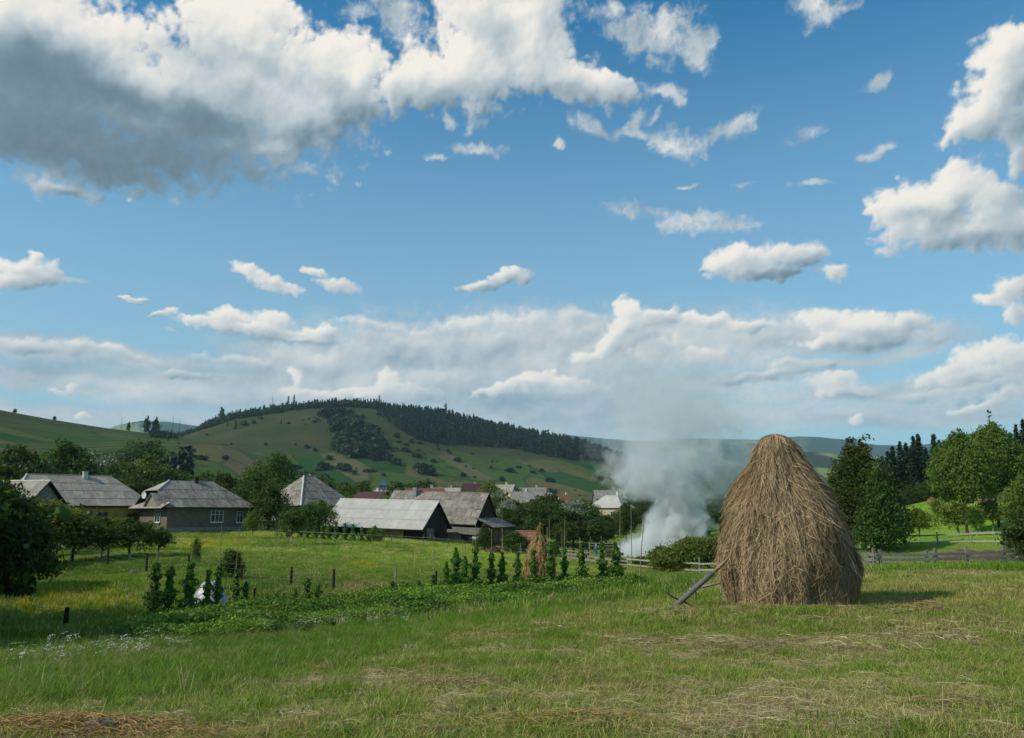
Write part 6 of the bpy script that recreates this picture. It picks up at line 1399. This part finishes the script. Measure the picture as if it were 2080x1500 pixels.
# scattered bushes on the open slopes
HB = [(478, 872, 14, 'farspruce2'), (462, 866, 9, 'farspruce0'), (497, 866, 8, 'tiny0'), (515, 862, 6, 'tiny0'), (571, 862, 8, 'farspruce1'), (586, 862, 4, 'tiny0'), (530, 852, 5, 'tiny0'), (655, 955, 9, 'tiny0'), (690, 955, 8, 'tiny0'), (703, 958, 9, 'tiny0'), (640, 918, 5, 'tiny0'), (622, 912, 5, 'tiny0'), (668, 935, 6, 'tiny0'), (760, 935, 7, 'tiny0'), (790, 938, 9, 'tiny0'), (805, 945, 8, 'tiny0'), (862, 965, 13, 'tiny0'), (850, 955, 8, 'tiny0'), (880, 940, 5, 'tiny0'), (806, 890, 7, 'tiny0'), (835, 900, 5, 'tiny0'), (720, 965, 5, 'tiny0'), (745, 960, 4, 'tiny0'), (780, 968, 4, 'tiny0'), (890, 915, 4, 'tiny1'), (910, 918, 4, 'tiny1'), (355, 884, 8, 'tiny0'), (600, 905, 3, 'tiny0'), (540, 905, 4, 'tiny0'), (470, 905, 3, 'tiny0'), (410, 935, 4, 'tiny0'), (770, 845, 6, 'tiny0'), (735, 850, 6, 'tiny0'), (712, 838, 5, 'tiny0'), (655, 845, 6, 'tiny0'), (670, 862, 6, 'tiny0'), (420, 885, 3, 'tiny0'), (960, 925, 4, 'tiny1'), (1000, 940, 3, 'tiny1'), (880, 968, 5, 'tiny0'), (940, 970, 6, 'tiny0'), (1020, 978, 6, 'tiny0')]
for i, (px, py, H, k) in enumerate(HB):
    x, y = hillpoint(px, py); hill_tree(k, 'hillside_bush', x, y, H, 'dark bush standing alone on the open hillside', 'bushes on the open hillside', 'bush', r.uniform(.8, 1.3))
k_ = 0
while k_ < 170:      # hedges and stray bushes, thickest along the field edges
    px, Y = r.uniform(360, 1240), r.uniform(520, 1150); x = (px - 1040) / FPX * Y
    g_ = float(fbm(np.array([x / 60.]), np.array([Y / 150.]), 3, .5, 910)[0])
    if g_ < .05 + r.uniform(-.05, .10) or forest_mask(np.array([x]), np.array([Y]))[0]: continue
    hill_tree('tiny0', 'hillside_bush', x, Y, r.choice([1.6, 2.4, 3.6, 5.5], p=[.35, .35, .2, .1]), 'small dark bush among the hedges of the hillside fields', 'bushes of the hillside hedges', 'bush', r.uniform(.9, 2.0)); k_ += 1
# tree belts at the foot of the hill and on the valley floor
for i in range(150):
    px = r.uniform(560, 1330); Y = r.uniform(260, 620); x = (px - 1040) / FPX * Y; H = r.uniform(4, 8)
    hill_tree('tiny%d' % r.integers(0, 2), 'valley_tree', x, Y, H, 'dark valley tree beyond the village roofs', 'trees of the valley beyond the village', 'tree', r.uniform(.9, 1.5))
for i in range(40):
    px = r.uniform(-40, 520); Y = r.uniform(170, 300); x = (px - 1040) / FPX * Y; hill_tree('round%d' % r.integers(0, 3), 'valley_tree', x, Y, r.uniform(3, 6), 'tree at the foot of the left hill behind the houses', 'trees at the foot of the left hill', 'tree', r.uniform(.9, 1.3))
for i in range(40):
    px = r.uniform(1280, 1830); Y = r.uniform(170, 420); x = (px - 1040) / FPX * Y; hill_tree('round1', 'valley_tree', x, Y, r.uniform(6, 10), 'dark valley tree behind the smoke and the big haystack', 'valley trees behind the smoke', 'tree', r.uniform(.9, 1.3))
# ------------------------------------------------------------------ person in blue work clothes, seen from behind, by the fire
def skin(name, verts, edges, radii, mat, parent, root=0, sub=1):
    me = bpy.data.meshes.new(name); me.from_pydata(verts, edges, []); me.update(); me.materials.append(mat)
    o = add(name, me, parent)
    sk = o.modifiers.new('skin', 'SKIN'); sk.use_smooth_shade = True
    for i, rd in enumerate(radii):
        d = me.skin_vertices[0].data[i]; d.radius = rd if hasattr(rd, '__len__') else (rd, rd); d.use_root = (i == root)
    sb = o.modifiers.new('sub', 'SUBSURF'); sb.levels = sub; sb.render_levels = sub
    return o
M_SKIN = plain('skin_tone', (0.42, 0.25, 0.17), (0.36, .2, .13), rnd=0, bump=0); M_BLUE = plain('blue_work_cloth', (0.035, 0.20, 0.36), (0.025, .15, .28), 4, .85, .1, rnd=0, bump=.3); M_CAP = plain('pale_cap_cloth', (0.62, 0.60, 0.42), (.5, .48, .33), rnd=0, bump=.1); M_BOOT = plain('dark_boot', (.03, .03, .03), rnd=0)
p = place(1211, 111); p.z = hz1(p.x, p.y)
pr = empty('person', p, R(18))
J = dict(pel=(0, 0, .92), chest=(0, -.04, 1.30), neck=(0, -.03, 1.46), head=(0, -.02, 1.58), top=(0, -.02, 1.70), nose=(0, .085, 1.60),
         hl=(-.10, 0, .88), kl=(-.13, .03, .48), al=(-.14, -.02, .09), tl=(-.15, .15, .04), hr=(.10, 0, .88), kr=(.12, .02, .48), ar=(.12, -.04, .09), tr=(.13, .13, .04),
         sl=(-.19, -.04, 1.39), el=(-.27, .04, 1.13), wl=(-.20, .24, .98), ml=(-.18, .31, .95), sr=(.19, -.04, 1.39), er=(.29, .02, 1.13), wr=(.24, .22, .96), mr=(.22, .29, .92))
K = list(J); ix = {k: i for i, k in enumerate(K)}
Ed = [('pel', 'chest'), ('chest', 'neck'), ('neck', 'head'), ('head', 'top'), ('head', 'nose'), ('pel', 'hl'), ('hl', 'kl'), ('kl', 'al'), ('al', 'tl'), ('pel', 'hr'), ('hr', 'kr'), ('kr', 'ar'), ('ar', 'tr'), ('chest', 'sl'), ('sl', 'el'), ('el', 'wl'), ('wl', 'ml'), ('chest', 'sr'), ('sr', 'er'), ('er', 'wr'), ('wr', 'mr')]
Rd = dict(pel=(.15, .11), chest=(.15, .10), neck=.055, head=.098, top=.07, nose=.02, hl=.085, kl=.058, al=.042, tl=.035, hr=.085, kr=.058, ar=.042, tr=.035, sl=.062, el=.043, wl=.030, ml=.034, sr=.062, er=.043, wr=.030, mr=.034)
V_ = [J[k] for k in K]; E2_ = [(ix[a], ix[b]) for a, b in Ed]; R_ = [Rd[k] for k in K]
for s, w in (('l', -1), ('r', 1)):       # four fingers and a thumb on each hand, curled round the handle
    for f in range(5):
        m = Vector(J['m' + s]); k0 = len(V_)
        if f < 4: q = [m + Vector(((f - 1.5) * .017, .035, .0)), m + Vector(((f - 1.5) * .018, .068, -.012)), m + Vector(((f - 1.5) * .018, .070 - .004 * abs(f - 1.5), -.045))]
        else: q = [m + Vector((-w * .03, .01, .01)), m + Vector((-w * .045, .045, .01))]
        V_ += [tuple(a) for a in q]; R_ += [.0095, .0085, .0075][:len(q)]; E2_ += [(ix['m' + s], k0)] + [(k0 + i, k0 + i + 1) for i in range(len(q) - 1)]
skin('body', V_, E2_, R_, M_SKIN, pr)
def sub(keys, edges, fat, name, mat):
    kk = keys; m = {k: i for i, k in enumerate(kk)}; return skin(name, [J[k] for k in kk], [(m[a], m[b]) for a, b in edges], [tuple(x * fat for x in (Rd[k] if hasattr(Rd[k], '__len__') else (Rd[k],) * 2)) for k in kk], mat, pr)
sub(['pel', 'chest', 'sl', 'el', 'wl', 'sr', 'er', 'wr'], [('pel', 'chest'), ('chest', 'sl'), ('sl', 'el'), ('el', 'wl'), ('chest', 'sr'), ('sr', 'er'), ('er', 'wr')], 1.28, 'jacket', M_BLUE)
sub(['pel', 'hl', 'kl', 'al', 'hr', 'kr', 'ar'], [('pel', 'hl'), ('hl', 'kl'), ('kl', 'al'), ('pel', 'hr'), ('hr', 'kr'), ('kr', 'ar')], 1.26, 'trousers', M_BLUE)
m = MB(); m.tube([(0, -.02, 1.62), (0, -.02, 1.66), (0, -.02, 1.72), (0, -.02, 1.745)], [.118, .118, .10, .04], 12); m.prism([(-.08, .08, 1.63), (.08, .08, 1.63), (.06, .17, 1.61), (-.06, .17, 1.61)], (0, 0, .012)); m.build('cap', M_CAP, pr, smooth=False)
for w, a in ((-1, 'tl'), (1, 'tr')): x, y, z = J[a]; MB().tube([(x, y - .19, .12), (x, y - .16, .05), (x, y + .03, .045)], [.055, .055, .045], 8).build('boot', M_BOOT, pr, smooth=True)
tag(pr, 'person in blue jacket and trousers with a pale cap standing by the smoking heap', 'person')
fk = empty('rake', p); fk.rotation_euler = (0, 0, R(18))
MB().tube([(-.30, .38, 1.25), (.10, .36, .92), (1.0, .5, .12)], .016, 6).build('handle', M_POLE, fk); MB().box(.96, .30, .08, 1.02, .72, .12).build('head', M_STEEL, fk)
tag(fk, 'long-handled rake held by the person in blue', 'rake')

# ------------------------------------------------------------------ smoke: a plume of uneven density rising from the heap
SMO = place(1252, 113.0)
def smoke():
    o0 = SMO; x0, x1, y0, y1, z0, z1 = -5.0, 27.0, -8.5, 8.5, .05, 33.0
    t = MB().box(x0, y0, z0, x1, y1, z1).build('smoke', None, None, (o0.x, o0.y, o0.z)); t['kind'] = 'stuff'
    m, b = newmat('smoke_volume')
    tc = b.n('ShaderNodeTexCoord'); P = tc.outputs['Object']
    s = b.n('ShaderNodeSeparateXYZ'); b.put(s.inputs[0], P); X, Y, Z = s.outputs
    # swirl
    w = b.v('SUBTRACT', b.noise(P, .22, 3, .55, out='Color'), (.5, .5, .5)); w = b.v('MULTIPLY', w, (3.6, 3.6, 2.6))
    Pw = b.v('ADD', P, w); s2 = b.n('ShaderNodeSeparateXYZ'); b.put(s2.inputs[0], Pw); Xw, Yw, Zw = s2.outputs
    def curve(z, pts, lo, hi):
        """piecewise smooth function of height"""
        rp = b.n('ShaderNodeFloatCurve'); mp = rp.mapping; c = mp.curves[0]
        zz = b.m('DIVIDE', z, 32.0, clamp=True); b.put(rp.inputs['Value'], zz); rp.inputs['Factor'].default_value = 1
        P2 = [(h / 32.0, (v - lo) / (hi - lo)) for h, v in pts]
        c.points[0].location = P2[0]; c.points[1].location = P2[-1]
        for q in P2[1:-1]: c.points.new(*q)
        mp.update()
        return b.m('ADD', b.m('MULTIPLY', rp.outputs[0], hi - lo), lo)
    k = FPX / 113.5
    def C(px): return (px - 1252) / k
    rows = [(0, 1318, 78, 1.), (1.6, 1340, 88, 1.), (3.2, 1362, 84, 1.), (4.6, 1376, 76, 1.), (6.2, 1370, 74, .95), (8.0, 1352, 86, .76), (10.5, 1338, 112, .60), (12.5, 1345, 132, .50), (15, 1368, 158, .42), (17.5, 1376, 176, .40), (20.5, 1366, 182, .36), (24, 1350, 176, .30), (28, 1330, 160, .20), (32, 1320, 140, 0)]
    xc = curve(Zw, [(h, C(px)) for h, px, rr, d in rows], -2, 12); rr_ = curve(Zw, [(h, rr / k) for h, px, rr, d in rows], 0, 12); dn = curve(Z, [(h, d) for h, px, rr, d in rows], 0, 1)
    dx = b.m('DIVIDE', b.m('SUBTRACT', Xw, xc), rr_); dy = b.m('DIVIDE', Yw, b.m('MULTIPLY', rr_, .72))
    q = b.m('SUBTRACT', 1.0, b.m('SQRT', b.m('ADD', b.m('MULTIPLY', dx, dx), b.m('MULTIPLY', dy, dy))))
    n = b.noise(Pw, .42, 5, .62)
    soft = b.ramp(Z, 2, 20, .30, 1.0)
    f = b.ramp(b.m('ADD', q, b.m('MULTIPLY', b.m('SUBTRACT', n, .5), b.ramp(Z, 0, 14, 1.7, 2.4))), 0.02, soft)
    # a thinner veil blown to the right
    vx = b.m('DIVIDE', b.m('SUBTRACT', Xw, b.m('ADD', xc, b.m('MULTIPLY', rr_, 1.15))), b.m('ADD', b.m('MULTIPLY', rr_, .9), 2.2)); vz = b.m('DIVIDE', b.m('SUBTRACT', Z, 11.5), 6.5); vy = b.m('DIVIDE', Y, 5.0)
    vq = b.m('SUBTRACT', 1.0, b.m('SQRT', b.m('ADD', b.m('ADD', b.m('MULTIPLY', vx, vx), b.m('MULTIPLY', vz, vz)), b.m('MULTIPLY', vy, vy))))
    veil = b.m('MULTIPLY', b.ramp(b.m('ADD', vq, b.m('MULTIPLY', b.m('SUBTRACT', n, .5), 1.5)), 0.0, .9), .10)
    dens = b.m('ADD', b.m('MULTIPLY', f, b.m('MULTIPLY', dn, dn)), veil)
    # only from the heap's side at the very bottom
    foot = b.ramp(b.m('SUBTRACT', X, b.m('MULTIPLY', Z, .9)), -1.6, .4)
    foot = b.m('MAXIMUM', foot, b.ramp(Z, 7.0, 9.5))
    dens = b.m('MULTIPLY', dens, b.ramp(Z, 32.5, 26.0))
    dens = b.m('MULTIPLY', b.m('MULTIPLY', dens, foot), 1.3)
    v = b.n('ShaderNodeVolumePrincipled'); v.inputs['Color'].default_value = (.92, .96, .99, 1); b.put(v.inputs['Density'], dens); v.inputs['Anisotropy'].default_value = .15
    out = b.n('ShaderNodeOutputMaterial'); b.put(out.inputs['Volume'], v.outputs[0]); m.cycles.volume_sampling = 'MULTIPLE_IMPORTANCE'
    t.data.materials.append(m)
    S.cycles.volume_step_rate = 1.0
smoke()

# ------------------------------------------------------------------ the air
def air():
    x = 15000; h = MB().box(-x, -x, -40, x, 15000, 800).build('haze', None); h['kind'] = 'stuff'
    m, b = newmat('air_volume'); v = b.n('ShaderNodeVolumePrincipled'); v.inputs['Color'].default_value = (.52, .80, 1.0, 1); v.inputs['Density'].default_value = 6.5e-5
    b.put(b.n('ShaderNodeOutputMaterial').inputs['Volume'], v.outputs[0]); h.data.materials.append(m)
build_grass()
air()
